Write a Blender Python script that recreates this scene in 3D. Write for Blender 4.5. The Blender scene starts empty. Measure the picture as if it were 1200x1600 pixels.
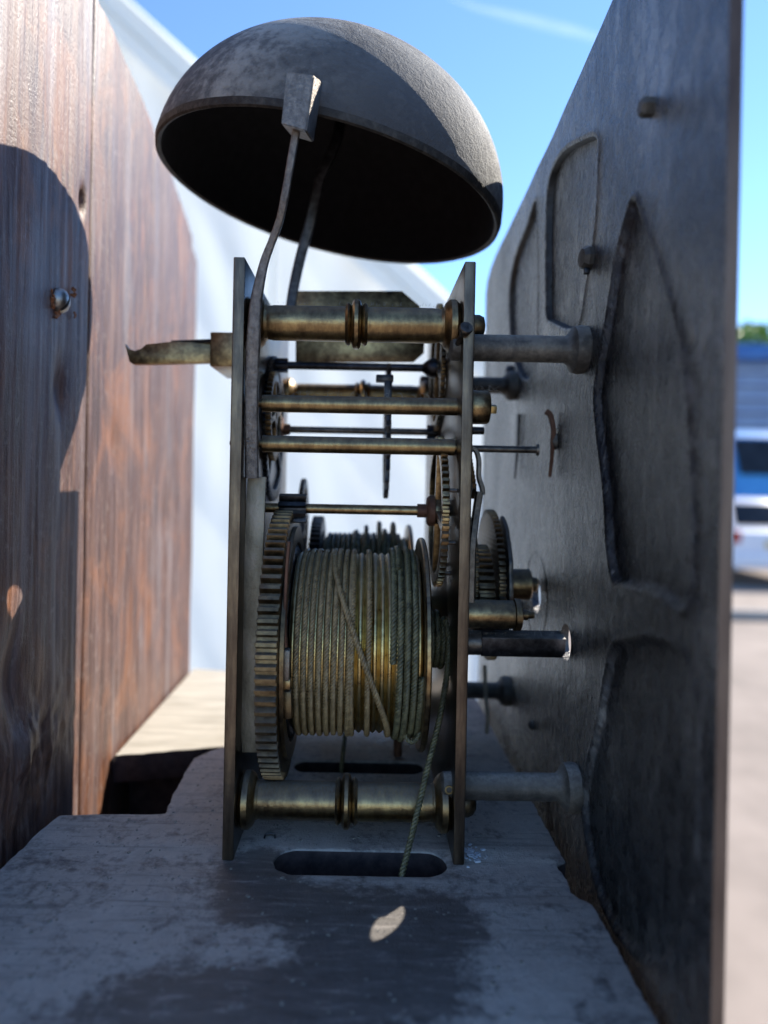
import bpy, bmesh, math, random
import numpy as np
from mathutils import Vector, Matrix, noise
random.seed(7); np.random.seed(7)
R = math.radians
SC = bpy.context.scene

# ------------------------------------------------------------------ camera, sky, sun, exposure
F, U0, V0 = 1100.0, 570.0, 750.0            # focal length and vanishing point of the depth axis, in photo pixels
ROLL = 0.0195
cr, sr = math.cos(ROLL), math.sin(ROLL)
cd = bpy.data.cameras.new('camera'); cam = bpy.data.objects.new('camera', cd)
SC.collection.objects.link(cam); SC.camera = cam
cd.sensor_fit = 'VERTICAL'; cd.sensor_height = 36; cd.sensor_width = 27
cd.lens = F / 1600 * 36
cd.shift_x = 30 / 1600; cd.shift_y = -50 / 1600
cd.clip_start = 0.005; cd.clip_end = 20000
cd.dof.use_dof = True; cd.dof.focus_distance = 0.200
cd.dof.aperture_fstop = cd.lens / 3.4        # a phone lens: an opening of about three millimetres
cam.matrix_world = Matrix(((cr, -sr, 0, 0), (0, 0, -1, 0), (sr, cr, 0, 0), (0, 0, 0, 1)))

SUN = Vector((0.625, 0.525, 0.64)).normalized()
w = bpy.data.worlds.new('World'); SC.world = w; w.use_nodes = True
nt = w.node_tree; bg = nt.nodes['Background']
sky = nt.nodes.new('ShaderNodeTexSky'); sky.sky_type = 'NISHITA'; sky.sun_disc = False
sky.sun_elevation = math.asin(SUN.z); sky.sun_rotation = math.atan2(SUN.x, SUN.y)
sky.air_density = 0.85; sky.dust_density = 0.0; sky.ozone_density = 6.5; sky.altitude = 200
nt.links.new(sky.outputs[0], bg.inputs[0]); bg.inputs[1].default_value = 0.084
sl = bpy.data.lights.new('sun', 'SUN'); sl.energy = 2.5; sl.angle = R(0.5); sl.color = (1, 0.93, 0.82)
so = bpy.data.objects.new('sun', sl); SC.collection.objects.link(so)
so.rotation_euler = SUN.to_track_quat('Z', 'Y').to_euler(); so.location = SUN * 5
SC.view_settings.view_transform = 'Standard'; SC.view_settings.look = 'None'
SC.view_settings.exposure = 2.0; SC.view_settings.gamma = 1
SC.cycles.max_bounces = 8; SC.cycles.diffuse_bounces = 4; SC.cycles.glossy_bounces = 4
SC.cycles.use_denoising = True

# ------------------------------------------------------------------ where a photo point lies in the place
def ray(u, v):
    a = (u - U0) / F; b = (V0 - v) / F
    return Vector((cr * a - sr * b, 1.0, sr * a + cr * b))
def W(u, v, Y): return ray(u, v) * Y
def onX(u, v, X): r = ray(u, v); return r * (X / r.x)
def onZ(u, v, Z): r = ray(u, v); return r * (Z / r.z)

# ------------------------------------------------------------------ materials
def new_mat(name):
    m = bpy.data.materials.new(name); m.use_nodes = True
    n = m.node_tree.nodes; l = m.node_tree.links
    return m, n, l, n['Principled BSDF']
def rgba(c): return (c[0], c[1], c[2], 1)
def ncoord(n, l, scale, rot=(0, 0, 0)):
    tc = n.new('ShaderNodeTexCoord'); mp = n.new('ShaderNodeMapping')
    mp.inputs['Scale'].default_value = scale; mp.inputs['Rotation'].default_value = rot
    l.new(tc.outputs['Object'], mp.inputs[0]); return mp.outputs[0]
def nnoise(n, l, vec, scale=1.0, detail=6, rough=0.6, dist=0.0):
    t = n.new('ShaderNodeTexNoise'); t.inputs['Scale'].default_value = scale
    t.inputs['Detail'].default_value = detail; t.inputs['Roughness'].default_value = rough
    t.inputs['Distortion'].default_value = dist
    l.new(vec, t.inputs['Vector']); return t.outputs['Fac']
def nramp(n, l, fac, stops):
    r = n.new('ShaderNodeValToRGB'); l.new(fac, r.inputs[0]); e = r.color_ramp.elements
    while len(e) < len(stops): e.new(0.5)
    for el, (p, c) in zip(e, stops):
        el.position = p; el.color = rgba(c) if not isinstance(c, (int, float)) else (c, c, c, 1)
    return r.outputs[0]
def nmix(n, l, fac, a, b):
    m = n.new('ShaderNodeMix'); m.data_type = 'RGBA'
    for s, v in ((m.inputs[0], fac), (m.inputs[6], a), (m.inputs[7], b)):
        if isinstance(v, (int, float)): s.default_value = v
        elif isinstance(v, tuple): s.default_value = rgba(v)
        else: l.new(v, s)
    return m.outputs[2]
def nmath(n, l, op, a, b=None, clamp=False):
    m = n.new('ShaderNodeMath'); m.operation = op; m.use_clamp = clamp
    for s, v in ((m.inputs[0], a), (m.inputs[1], b)):
        if v is None: continue
        if isinstance(v, (int, float)): s.default_value = v
        else: l.new(v, s)
    return m.outputs[0]
def nbump(n, l, h, strength, dist, normal=None):
    b = n.new('ShaderNodeBump'); b.inputs['Strength'].default_value = strength; b.inputs['Distance'].default_value = dist
    l.new(h, b.inputs['Height'])
    if normal is not None: l.new(normal, b.inputs['Normal'])
    return b.outputs[0]
def metal_mat(name, c1, c2, c3, sc=(400, 400, 400), rough=(0.3, 0.55), metal=1.0, bump=0.25, grain=(900, 900, 900), dust=0.6, dustcol=(0.21, 0.195, 0.17)):
    """Aged metal: three tarnish tones, fine grain, and dust that has settled on the faces that look up."""
    m, n, l, p = new_mat(name)
    v = ncoord(n, l, sc); f = nnoise(n, l, v, 1, 8, 0.65)
    v2 = ncoord(n, l, grain); g = nnoise(n, l, v2, 1, 4, 0.7)
    big = nnoise(n, l, ncoord(n, l, (60, 60, 60)), 1, 4, 0.6)
    mixf = nmath(n, l, 'ADD', nmath(n, l, 'MULTIPLY', f, 0.6), nmath(n, l, 'MULTIPLY', big, 0.4))
    col = nramp(n, l, mixf, [(0.36, c1), (0.5, c2), (0.64, c3)])
    geo = n.new('ShaderNodeNewGeometry'); sep = n.new('ShaderNodeSeparateXYZ'); l.new(geo.outputs['Normal'], sep.inputs[0])
    up = nmath(n, l, 'MULTIPLY', nmath(n, l, 'SUBTRACT', sep.outputs[2], 0.35), 1.8, True)
    dn = nramp(n, l, g, [(0.3, 0.35), (0.6, 1.0)])
    df = nmath(n, l, 'MULTIPLY', nmath(n, l, 'MULTIPLY', up, dn), dust, True)
    l.new(nmix(n, l, df, col, dustcol), p.inputs['Base Color'])
    l.new(nmath(n, l, 'MULTIPLY', nmath(n, l, 'SUBTRACT', 1.0, df), metal), p.inputs['Metallic'])
    rr = nmath(n, l, 'ADD', nmath(n, l, 'MULTIPLY', f, rough[1] - rough[0]), rough[0])
    l.new(nmath(n, l, 'ADD', rr, nmath(n, l, 'MULTIPLY', df, 0.5), True), p.inputs['Roughness'])
    l.new(nbump(n, l, g, bump, 0.0004), p.inputs['Normal'])
    return m
M = {}
M['brass'] = metal_mat('aged_brass', (0.09, 0.06, 0.036), (0.24, 0.165, 0.085), (0.48, 0.35, 0.17), rough=(0.2, 0.44))
M['turned'] = metal_mat('turned_brass', (0.12, 0.08, 0.045), (0.25, 0.175, 0.09), (0.44, 0.32, 0.15), sc=(330, 190, 190), rough=(0.22, 0.42), bump=0.3, grain=(1800, 900, 900), dust=0.85)
M['brass_dark'] = metal_mat('tarnished_brass', (0.06, 0.042, 0.026), (0.155, 0.11, 0.062), (0.28, 0.205, 0.11), rough=(0.3, 0.55))
M['brass_bright'] = metal_mat('rubbed_brass', (0.3, 0.2, 0.08), (0.5, 0.38, 0.17), (0.62, 0.5, 0.24), rough=(0.2, 0.4), dust=0.8)
M['plate'] = metal_mat('plate_brass', (0.055, 0.042, 0.034), (0.115, 0.088, 0.067), (0.21, 0.16, 0.11), sc=(500, 500, 60), rough=(0.22, 0.42), bump=0.15, dust=0.3)
M['steel'] = metal_mat('aged_steel', (0.05, 0.045, 0.042), (0.13, 0.115, 0.1), (0.24, 0.21, 0.18), rough=(0.3, 0.55), bump=0.35)
M['steel_dark'] = metal_mat('blued_steel', (0.02, 0.02, 0.022), (0.05, 0.05, 0.055), (0.1, 0.1, 0.11), rough=(0.3, 0.5), bump=0.2)
M['steel_rough'] = metal_mat('forged_steel', (0.09, 0.08, 0.075), (0.2, 0.175, 0.155), (0.33, 0.29, 0.25), sc=(700, 700, 500), rough=(0.35, 0.6), bump=0.8, grain=(1300, 1300, 1300), dust=0.35)
M['strip'] = metal_mat('stained_strip', (0.17, 0.14, 0.1), (0.3, 0.26, 0.19), (0.42, 0.35, 0.28), sc=(300, 300, 110), rough=(0.4, 0.65), bump=0.5, metal=0.7)
M['rust'] = metal_mat('rusty_collet', (0.06, 0.025, 0.015), (0.13, 0.06, 0.035), (0.2, 0.1, 0.06), rough=(0.5, 0.8), metal=0.4, dust=0.3)
M['foot'] = metal_mat('dusty_foot_metal', (0.05, 0.045, 0.04), (0.1, 0.09, 0.078), (0.19, 0.17, 0.14), rough=(0.45, 0.7), metal=0.6, bump=0.5, dust=0.9, dustcol=(0.3, 0.29, 0.27))
M['zinc'] = metal_mat('screw_metal', (0.2, 0.19, 0.18), (0.32, 0.31, 0.29), (0.5, 0.48, 0.45), rough=(0.3, 0.5), dust=0.2)

ZS0 = -0.1046
def bell_mats():
    m, n, l, p = new_mat('bell_dust_and_front_shade')
    v = ncoord(n, l, (1, 1, 1)); g = nnoise(n, l, v, 1100, 5, 0.7); g2 = nnoise(n, l, v, 380, 4, 0.6)
    big = nnoise(n, l, v, 45, 6, 0.65, 0.4)
    mixf = nmath(n, l, 'ADD', nmath(n, l, 'MULTIPLY', big, 0.65), nmath(n, l, 'MULTIPLY', g2, 0.35))
    c = nramp(n, l, mixf, [(0.36, (0.07, 0.07, 0.07)), (0.47, (0.14, 0.138, 0.132)), (0.62, (0.42, 0.405, 0.365))])
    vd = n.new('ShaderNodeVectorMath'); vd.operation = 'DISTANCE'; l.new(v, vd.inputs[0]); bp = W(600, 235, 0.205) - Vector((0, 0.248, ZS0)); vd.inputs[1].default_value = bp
    front_shade = nmath(n, l, 'ADD', nmath(n, l, 'DIVIDE', vd.outputs['Value'], -0.050), nmath(n, l, 'MULTIPLY', mixf, 2.0))
    c = nmix(n, l, nramp(n, l, front_shade, [(0.15, 0.0), (0.75, 0.85)]), c, (0.05, 0.052, 0.058))  # shade on the bell's front painted over the dust colour
    l.new(c, p.inputs['Base Color']); p.inputs['Roughness'].default_value = 0.8; p.inputs['Metallic'].default_value = 0.1
    h = nmath(n, l, 'ADD', nmath(n, l, 'MULTIPLY', g, 0.5), nmath(n, l, 'MULTIPLY', g2, 0.5))
    l.new(nbump(n, l, h, 0.9, 0.0012), p.inputs['Normal'])
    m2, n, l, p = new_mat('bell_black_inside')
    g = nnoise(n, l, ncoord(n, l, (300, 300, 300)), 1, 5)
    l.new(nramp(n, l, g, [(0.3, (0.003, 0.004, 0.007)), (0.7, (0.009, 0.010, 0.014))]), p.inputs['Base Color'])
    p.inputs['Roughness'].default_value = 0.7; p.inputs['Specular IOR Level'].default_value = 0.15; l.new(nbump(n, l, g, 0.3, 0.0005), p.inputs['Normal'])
    m3 = metal_mat('bell_rim', (0.02, 0.019, 0.018), (0.04, 0.037, 0.034), (0.09, 0.082, 0.072), rough=(0.5, 0.7), metal=0.5, bump=0.8, dust=0.3)
    return m, m2, m3
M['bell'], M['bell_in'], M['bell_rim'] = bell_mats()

def dial_mat():
    m, n, l, p = new_mat('dial_back_metal')
    f = nnoise(n, l, ncoord(n, l, (300, 300, 210)), 1, 9, 0.74, 0.5)
    b = nnoise(n, l, ncoord(n, l, (30, 30, 16)), 1, 7, 0.62, 0.5)
    scr = nnoise(n, l, ncoord(n, l, (900, 900, 40), (R(12), 0, 0)), 1, 5, 0.65)
    fine = nnoise(n, l, ncoord(n, l, (1500, 1500, 1200)), 1, 4, 0.7)
    mixf = nmath(n, l, 'ADD', nmath(n, l, 'MULTIPLY', f, 0.4), nmath(n, l, 'MULTIPLY', b, 0.6))
    c = nramp(n, l, mixf, [(0.38, (0.018, 0.018, 0.021)), (0.47, (0.06, 0.06, 0.063)), (0.56, (0.15, 0.148, 0.146)), (0.68, (0.44, 0.42, 0.39))])
    c = nmix(n, l, nmath(n, l, 'MULTIPLY', nramp(n, l, scr, [(0.6, 0.0), (0.68, 1.0)]), 0.4), c, (0.5, 0.48, 0.44))
    c = nmix(n, l, nmath(n, l, 'MULTIPLY', nramp(n, l, scr, [(0.3, 1.0), (0.38, 0.0)]), 0.2), c, (0.03, 0.03, 0.032))
    c = nmix(n, l, nmath(n, l, 'MULTIPLY', nramp(n, l, fine, [(0.66, 0.0), (0.74, 1.0)]), 0.35), c, (0.4, 0.38, 0.33))
    l.new(c, p.inputs['Base Color']); p.inputs['Metallic'].default_value = 0.85
    l.new(nramp(n, l, f, [(0.3, 0.17), (0.7, 0.38)]), p.inputs['Roughness'])
    b1 = nbump(n, l, f, 0.8, 0.0011); b2 = nbump(n, l, scr, 0.3, 0.0003, b1); l.new(nbump(n, l, fine, 0.3, 0.0003, b2), p.inputs['Normal'])
    return m
M['dial'] = dial_mat()
def simple(name, c1, c2, scale=(50, 50, 50), rough=0.6, metal=0.0, bump=0.2, bd=0.001):
    m, n, l, p = new_mat(name)
    g = nnoise(n, l, ncoord(n, l, scale), 1, 6, 0.65)
    l.new(nramp(n, l, g, [(0.35, c1), (0.65, c2)]), p.inputs['Base Color'])
    p.inputs['Roughness'].default_value = rough; p.inputs['Metallic'].default_value = metal
    if bump: l.new(nbump(n, l, g, bump, bd), p.inputs['Normal'])
    return m
M['recess_shade'] = simple('painted_recess_shade', (0.012, 0.012, 0.013), (0.04, 0.038, 0.036), (300, 300, 300), 0.6)  # dark reflection on the upper recess walls, painted in as near-black colour
M['enamel'] = simple('dial_front_paint', (0.55, 0.52, 0.44), (0.7, 0.67, 0.58))
M['rim'] = simple('dial_edge_metal', (0.07, 0.045, 0.035), (0.17, 0.12, 0.09), (200, 200, 30), 0.5, 0.5)

def wood_mat():
    m, n, l, p = new_mat('old_backboard_wood')
    warp = nnoise(n, l, ncoord(n, l, (30, 30, 14)), 1, 3)
    def streak(sc, det, dist): return nnoise(n, l, ncoord(n, l, sc), 1, det, 0.66, dist)
    st = streak((430, 430, 22), 9, 0.7); br = streak((90, 90, 7), 7, 0.6); pa = streak((34, 34, 20), 8, 0.9); cr = streak((260, 260, 5), 6, 0.3)
    mott = streak((300, 300, 260), 7, 0.0)
    saw = nnoise(n, l, ncoord(n, l, (50, 250, 1100), (R(38), 0, 0)), 1, 3, 0.6); gr = streak((1500, 1500, 900), 4, 0)
    a = nramp(n, l, st, [(0.3, (0.035, 0.018, 0.014)), (0.48, (0.088, 0.043, 0.032)), (0.68, (0.2, 0.115, 0.088))])
    c = nmix(n, l, nramp(n, l, pa, [(0.5, 0.0), (0.68, 0.65)]), a, (0.31, 0.125, 0.05))
    c = nmix(n, l, nramp(n, l, br, [(0.5, 0.0), (0.64, 0.6)]), c, (0.2, 0.175, 0.18))
    c = nmix(n, l, nramp(n, l, br, [(0.32, 0.6), (0.42, 0.0)]), c, (0.05, 0.028, 0.022))
    c = nmix(n, l, nramp(n, l, mott, [(0.56, 0.0), (0.7, 0.45)]), c, (0.28, 0.22, 0.19))
    crk = nramp(n, l, cr, [(0.27, 0.9), (0.31, 0.0)])
    c = nmix(n, l, crk, c, (0.015, 0.01, 0.009))
    l.new(c, p.inputs['Base Color'])
    l.new(nramp(n, l, st, [(0.3, 0.36), (0.7, 0.6)]), p.inputs['Roughness'])
    b0 = nbump(n, l, nramp(n, l, cr, [(0.25, 0.0), (0.33, 1.0)]), 0.6, 0.0012)
    b1 = nbump(n, l, st, 0.55, 0.0006, b0); b2 = nbump(n, l, saw, 0.2, 0.0004, b1); l.new(nbump(n, l, gr, 0.6, 0.0003, b2), p.inputs['Normal'])
    return m
M['wood'] = wood_mat()
def seat_mat():
    m, n, l, p = new_mat('dusty_seat_board')
    tc0 = ncoord(n, l, (1, 1, 1)); va = n.new('ShaderNodeVectorMath'); va.operation = 'ADD'; l.new(tc0, va.inputs[0]); va.inputs[1].default_value = (-0.02, 0.25, 0); tc = va.outputs[0]
    big = nnoise(n, l, tc, 38, 8, 0.68, 0.7); mid = nnoise(n, l, tc, 160, 8, 0.7, 0.3); fine = nnoise(n, l, tc, 1500, 4, 0.7)
    gr = nnoise(n, l, ncoord(n, l, (90, 420, 90)), 1, 8, 0.72, 0.5)
    dustc = nramp(n, l, mid, [(0.3, (0.42, 0.375, 0.325)), (0.55, (0.56, 0.505, 0.44)), (0.75, (0.68, 0.62, 0.54))])
    woodc = nramp(n, l, gr, [(0.35, (0.02, 0.018, 0.019)), (0.55, (0.08, 0.072, 0.07)), (0.68, (0.3, 0.27, 0.25))])
    # a rubbed area in front of the slot: its place is fixed on the board
    sx = n.new('ShaderNodeSeparateXYZ'); l.new(tc, sx.inputs[0])
    def blob(cx, cy, ax, ay, ang):
        ca, sa = math.cos(ang), math.sin(ang)
        dx = nmath(n, l, 'SUBTRACT', sx.outputs[0], cx); dy = nmath(n, l, 'SUBTRACT', sx.outputs[1], cy)
        e1 = nmath(n, l, 'DIVIDE', nmath(n, l, 'ADD', nmath(n, l, 'MULTIPLY', dx, ca), nmath(n, l, 'MULTIPLY', dy, sa)), ax)
        e2 = nmath(n, l, 'DIVIDE', nmath(n, l, 'SUBTRACT', nmath(n, l, 'MULTIPLY', dy, ca), nmath(n, l, 'MULTIPLY', dx, sa)), ay)
        d = nmath(n, l, 'SQRT', nmath(n, l, 'ADD', nmath(n, l, 'MULTIPLY', e1, e1), nmath(n, l, 'MULTIPLY', e2, e2)))
        return nmath(n, l, 'SUBTRACT', 1.0, d)
    b = None
    for a in ((0.004, 0.158, 0.015, 0.020, 0.2), (0.018, 0.166, 0.010, 0.011, 0), (-0.016, 0.174, 0.014, 0.007, 0.1), (-0.026, 0.186, 0.008, 0.010, 0), (-0.02, 0.140, 0.03, 0.010, 0.15)):
        q = blob(*a); b = q if b is None else nmath(n, l, 'MAXIMUM', b, q)
    b = nmath(n, l, 'MAXIMUM', b, -0.6)
    k = nmath(n, l, 'ADD', nmath(n, l, 'MULTIPLY', b, 0.42), nmath(n, l, 'ADD', nmath(n, l, 'MULTIPLY', big, 0.7), nmath(n, l, 'ADD', nmath(n, l, 'MULTIPLY', mid, 0.9), nmath(n, l, 'MULTIPLY', nnoise(n, l, tc, 420, 6, 0.7), 0.5))))
    mask = nramp(n, l, k, [(0.78, 0.0), (1.5, 0.85)])
    c = nmix(n, l, mask, dustc, woodc)
    gl = nnoise(n, l, ncoord(n, l, (30, 420, 30)), 1, 6, 0.65, 0.3)
    c = nmix(n, l, nramp(n, l, gl, [(0.32, 0.5), (0.47, 0.0)]), c, (0.16, 0.145, 0.13))
    ck = nnoise(n, l, ncoord(n, l, (9, 240, 9)), 1, 5, 0.6, 0.5)
    c = nmix(n, l, nramp(n, l, ck, [(0.20, 0.9), (0.24, 0.0)]), c, (0.02, 0.018, 0.017))
    spk = nramp(n, l, fine, [(0.7, 0.0), (0.76, 0.6)])
    c = nmix(n, l, spk, c, (0.62, 0.59, 0.54))
    c = nmix(n, l, nramp(n, l, fine, [(0.26, 0.6), (0.33, 0.0)]), c, (0.1, 0.095, 0.09))
    l.new(c, p.inputs['Base Color'])
    l.new(nmath(n, l, 'SUBTRACT', 0.92, nmath(n, l, 'MULTIPLY', mask, 0.45)), p.inputs['Roughness'])
    b0 = nbump(n, l, gl, 0.4, 0.0008); b1 = nbump(n, l, mid, 0.6, 0.0012, b0); l.new(nbump(n, l, fine, 0.8, 0.0005, b1), p.inputs['Normal'])
    return m
M['seat'] = seat_mat()
M['seat_edge'] = simple('dark_old_wood', (0.02, 0.015, 0.014), (0.07, 0.05, 0.045), (200, 60, 200), 0.8)
M['cream_wood'] = simple('dusty_pale_board', (0.34, 0.31, 0.25), (0.5, 0.46, 0.38), (30, 200, 100), 0.85)
def fibre_mat(name, c1, c2):
    m = simple(name, c1, c2, (500, 500, 500), 0.42, 0.0, 0.4, 0.0004); return m
M['gut'] = fibre_mat('brown_gut_line', (0.14, 0.095, 0.045), (0.34, 0.245, 0.12))
M['gut_green'] = fibre_mat('green_gut_line', (0.05, 0.048, 0.026), (0.18, 0.165, 0.085))
def tent_mat(name, c, tr):
    m, n, l, p = new_mat(name)
    g = nnoise(n, l, ncoord(n, l, (1.3, 1.3, 0.8)), 1, 5, 0.6, 0.6)
    l.new(nramp(n, l, g, [(0.3, tuple(x * 0.86 for x in c)), (0.65, c)]), p.inputs['Base Color']); p.inputs['Roughness'].default_value = 0.4
    t = n.new('ShaderNodeBsdfTranslucent'); t.inputs[0].default_value = (0.86, 0.9, 0.88, 1)
    mx = n.new('ShaderNodeMixShader'); mx.inputs[0].default_value = tr
    l.new(p.outputs[0], mx.inputs[1]); l.new(t.outputs[0], mx.inputs[2]); l.new(mx.outputs[0], n['Material Output'].inputs[0])
    l.new(nbump(n, l, g, 0.4, 0.08), p.inputs['Normal'])
    return m
M['tent'] = tent_mat('tent_canvas', (0.84, 0.81, 0.74), 0.24)
M['tent_roof'] = tent_mat('tent_roof_canvas', (0.85, 0.82, 0.75), 0.42)
M['concrete'] = simple('pale_concrete', (0.2, 0.16, 0.128), (0.3, 0.24, 0.195), (1.5, 1.5, 1.5), 0.9)
M['kerb'] = simple('kerb_stone', (0.26, 0.24, 0.22), (0.34, 0.32, 0.29), (4, 4, 4), 0.9)

# ------------------------------------------------------------------ object helpers
def tag(o, label=None, cat=None, group=None, kind=None):
    if label: o['label'] = label
    if cat: o['category'] = cat
    if group: o['group'] = group
    if kind: o['kind'] = kind
    return o
def thing(name, loc, label, cat, group=None):
    o = bpy.data.objects.new(name, None); SC.collection.objects.link(o); o.location = loc
    o.empty_display_size = 0.02
    return tag(o, label, cat, group)
def root_loc(p):
    while p is not None and p.parent is not None: p = p.parent
    return p.location.copy() if p is not None else Vector((0, 0, 0))
def link(name, me, m, parent=None, smooth=True, angle=35):
    """Link a mesh given in world coordinates as ONE object, under its parent if it is a part."""
    o = bpy.data.objects.new(name, me); SC.collection.objects.link(o)
    if parent is not None:
        o.parent = parent; L = root_loc(parent); me.transform(Matrix.Translation(-L))
    for x in (m if isinstance(m, (list, tuple)) else [m]):
        me.materials.append(M[x] if isinstance(x, str) else x)
    if smooth:
        me.polygons.foreach_set('use_smooth', [True] * len(me.polygons))
        me.set_sharp_from_angle(angle=R(angle))
    me.update(); return o
def from_bm(bm, name='m'):
    bmesh.ops.recalc_face_normals(bm, faces=bm.faces)
    me = bpy.data.meshes.new(name); bm.to_mesh(me); bm.free(); return me
def pyd(verts, faces):
    me = bpy.data.meshes.new('m'); me.from_pydata([tuple(v) for v in verts], [], faces); me.update(); return me
def frame(d):
    d = Vector(d).normalized(); a = Vector((0, 0, 1)) if abs(d.z) < 0.9 else Vector((0, 1, 0))
    u = d.cross(a).normalized(); return d, u, d.cross(u).normalized()
def add_lathe(bm, org, d, prof, seg=40, closed=False):
    """prof: (distance along d, radius)."""
    d, u, v = frame(d); org = Vector(org); rings = []
    for a, r in prof:
        if r <= 1e-7: rings.append([bm.verts.new(org + d * a)])
        else: rings.append([bm.verts.new(org + d * a + (u * math.cos(2 * math.pi * k / seg) + v * math.sin(2 * math.pi * k / seg)) * r) for k in range(seg)])
    pairs = list(zip(rings[:-1], rings[1:]))
    if closed: pairs.append((rings[-1], rings[0]))
    for A, B in pairs:
        for k in range(seg):
            k2 = (k + 1) % seg
            if len(A) == 1 and len(B) == 1: continue
            if len(A) == 1: bm.faces.new((A[0], B[k], B[k2]))
            elif len(B) == 1: bm.faces.new((A[k], A[k2], B[0]))
            else: bm.faces.new((A[k], A[k2], B[k2], B[k]))
    if not closed:
        if len(rings[0]) > 1: bm.faces.new(rings[0])
        if len(rings[-1]) > 1: bm.faces.new(rings[-1])
def lathe(name, org, d, prof, m, parent=None, seg=40, angle=35, closed=False):
    bm = bmesh.new(); add_lathe(bm, org, d, prof, seg, closed); return link(name, from_bm(bm), m, parent, True, angle)
def add_box(bm, c, s, rot=None, bev=0.0, segs=2):
    r = bmesh.ops.create_cube(bm, size=1.0); vs = r['verts']
    T = Matrix.Translation(Vector(c)) @ (rot.to_4x4() if rot is not None else Matrix.Identity(4)) @ Matrix.Diagonal((s[0], s[1], s[2], 1))
    bmesh.ops.transform(bm, matrix=T, verts=vs)
    if bev > 0:
        es = list({e for v in vs for e in v.link_edges})
        bmesh.ops.bevel(bm, geom=es, offset=bev, segments=segs, affect='EDGES', profile=0.5)
def box(name, c, s, m, parent=None, rot=None, bev=0.0003):
    bm = bmesh.new(); add_box(bm, c, s, rot, bev); return link(name, from_bm(bm), m, parent)
def add_tube(bm, pts, rad, seg=12, flat=None, caps=True):
    """A rod along pts; rad a number or one per point; flat=(w, t): a rounded flat bar instead, w across X."""
    pts = [Vector(p) for p in pts]; rings = []
    for i, p in enumerate(pts):
        t = (pts[min(i + 1, len(pts) - 1)] - pts[max(i - 1, 0)]).normalized()
        r = rad[i] if isinstance(rad, (list, tuple)) else rad
        ref = Vector((0, 1, 0)) if abs(t.y) < 0.9 else Vector((1, 0, 0))
        a = t.cross(ref).normalized(); b = a.cross(t).normalized()
        ra, rb = (r, r) if not isinstance(r, tuple) else r
        ring = []
        for k in range(seg):
            th = 2 * math.pi * (k + 0.5) / seg
            ca, sa = math.cos(th), math.sin(th)
            if isinstance(r, tuple) and len(r) == 2:
                e = 0.45; ca = math.copysign(abs(ca) ** e, ca); sa = math.copysign(abs(sa) ** e, sa)
            ring.append(bm.verts.new(p + a * ra * ca + b * rb * sa))
        rings.append(ring)
    for A, B in zip(rings[:-1], rings[1:]):
        for k in range(seg): bm.faces.new((A[k], A[(k + 1) % seg], B[(k + 1) % seg], B[k]))
    if caps: bm.faces.new(rings[0]); bm.faces.new(rings[-1])
def tube(name, pts, rad, m, parent=None, seg=14, angle=40):
    bm = bmesh.new(); add_tube(bm, pts, rad, seg); return link(name, from_bm(bm), m, parent, True, angle)
def spline(pts, n=8):
    """Catmull-Rom through pts."""
    P = [Vector(p) for p in pts]; P = [P[0] * 2 - P[1]] + P + [P[-1] * 2 - P[-2]]; out = []
    for i in range(1, len(P) - 2):
        for k in range(n):
            t = k / n; a, b, c, d = P[i - 1], P[i], P[i + 1], P[i + 2]
            out.append(0.5 * ((2 * b) + (c - a) * t + (2 * a - 5 * b + 4 * c - d) * t * t + (3 * b - a - 3 * c + d) * t ** 3))
    out.append(P[-2]); return out
def flat2d(loops, t, bev=0.0):
    """A flat plate with holes from loops of (a, b) in metres, thickness t, centred on c = 0; mesh axes a, b, c."""
    cu = bpy.data.curves.new('c', 'CURVE'); cu.dimensions = '2D'; cu.fill_mode = 'BOTH'
    cu.extrude = max(t * 500 - bev * 1000, 1e-4); cu.bevel_depth = bev * 1000; cu.bevel_resolution = 1; cu.offset = -bev * 1000
    for L in loops:
        s = cu.splines.new('POLY'); s.points.add(len(L) - 1)
        for q, (a, b) in zip(s.points, L): q.co = (a * 1000, b * 1000, 0, 1)
        s.use_cyclic_u = True
    o = bpy.data.objects.new('c', cu); SC.collection.objects.link(o)
    dg = bpy.context.evaluated_depsgraph_get(); dg.update()
    me = bpy.data.meshes.new_from_object(o.evaluated_get(dg)); bpy.data.objects.remove(o); bpy.data.curves.remove(cu)
    me.transform(Matrix.Scale(0.001, 4)); me.materials.clear()
    bm = bmesh.new(); bm.from_mesh(me); bmesh.ops.remove_doubles(bm, verts=bm.verts, dist=1e-7)
    bmesh.ops.recalc_face_normals(bm, faces=bm.faces); bm.to_mesh(me); bm.free()
    return me
YZ = Matrix(((0, 0, 1, 0), (1, 0, 0, 0), (0, 1, 0, 0), (0, 0, 0, 1)))     # a, b, c  ->  y, z, x
XZ = Matrix(((1, 0, 0, 0), (0, 0, -1, 0), (0, 1, 0, 0), (0, 0, 0, 1)))    # a, b, c  ->  x, z, -y
def plateYZ(name, loops, x, t, m, parent, bev=0.0002):
    me = flat2d(loops, t, bev); me.transform(Matrix.Translation((x, 0, 0)) @ YZ); return link(name, me, m, parent)
def plateXZ(name, loops, y, t, m, parent, bev=0.0002):
    me = flat2d(loops, t, bev); me.transform(Matrix.Translation((0, y, 0)) @ XZ); return link(name, me, m, parent)
def plateXY(name, loops, z, t, m, parent=None, bev=0.0):
    me = flat2d(loops, t, bev); me.transform(Matrix.Translation((0, 0, z))); return link(name, me, m, parent)
def circle(cx, cy, r, n=32): return [(cx + r * math.cos(2 * math.pi * k / n), cy + r * math.sin(2 * math.pi * k / n)) for k in range(n)]
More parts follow.
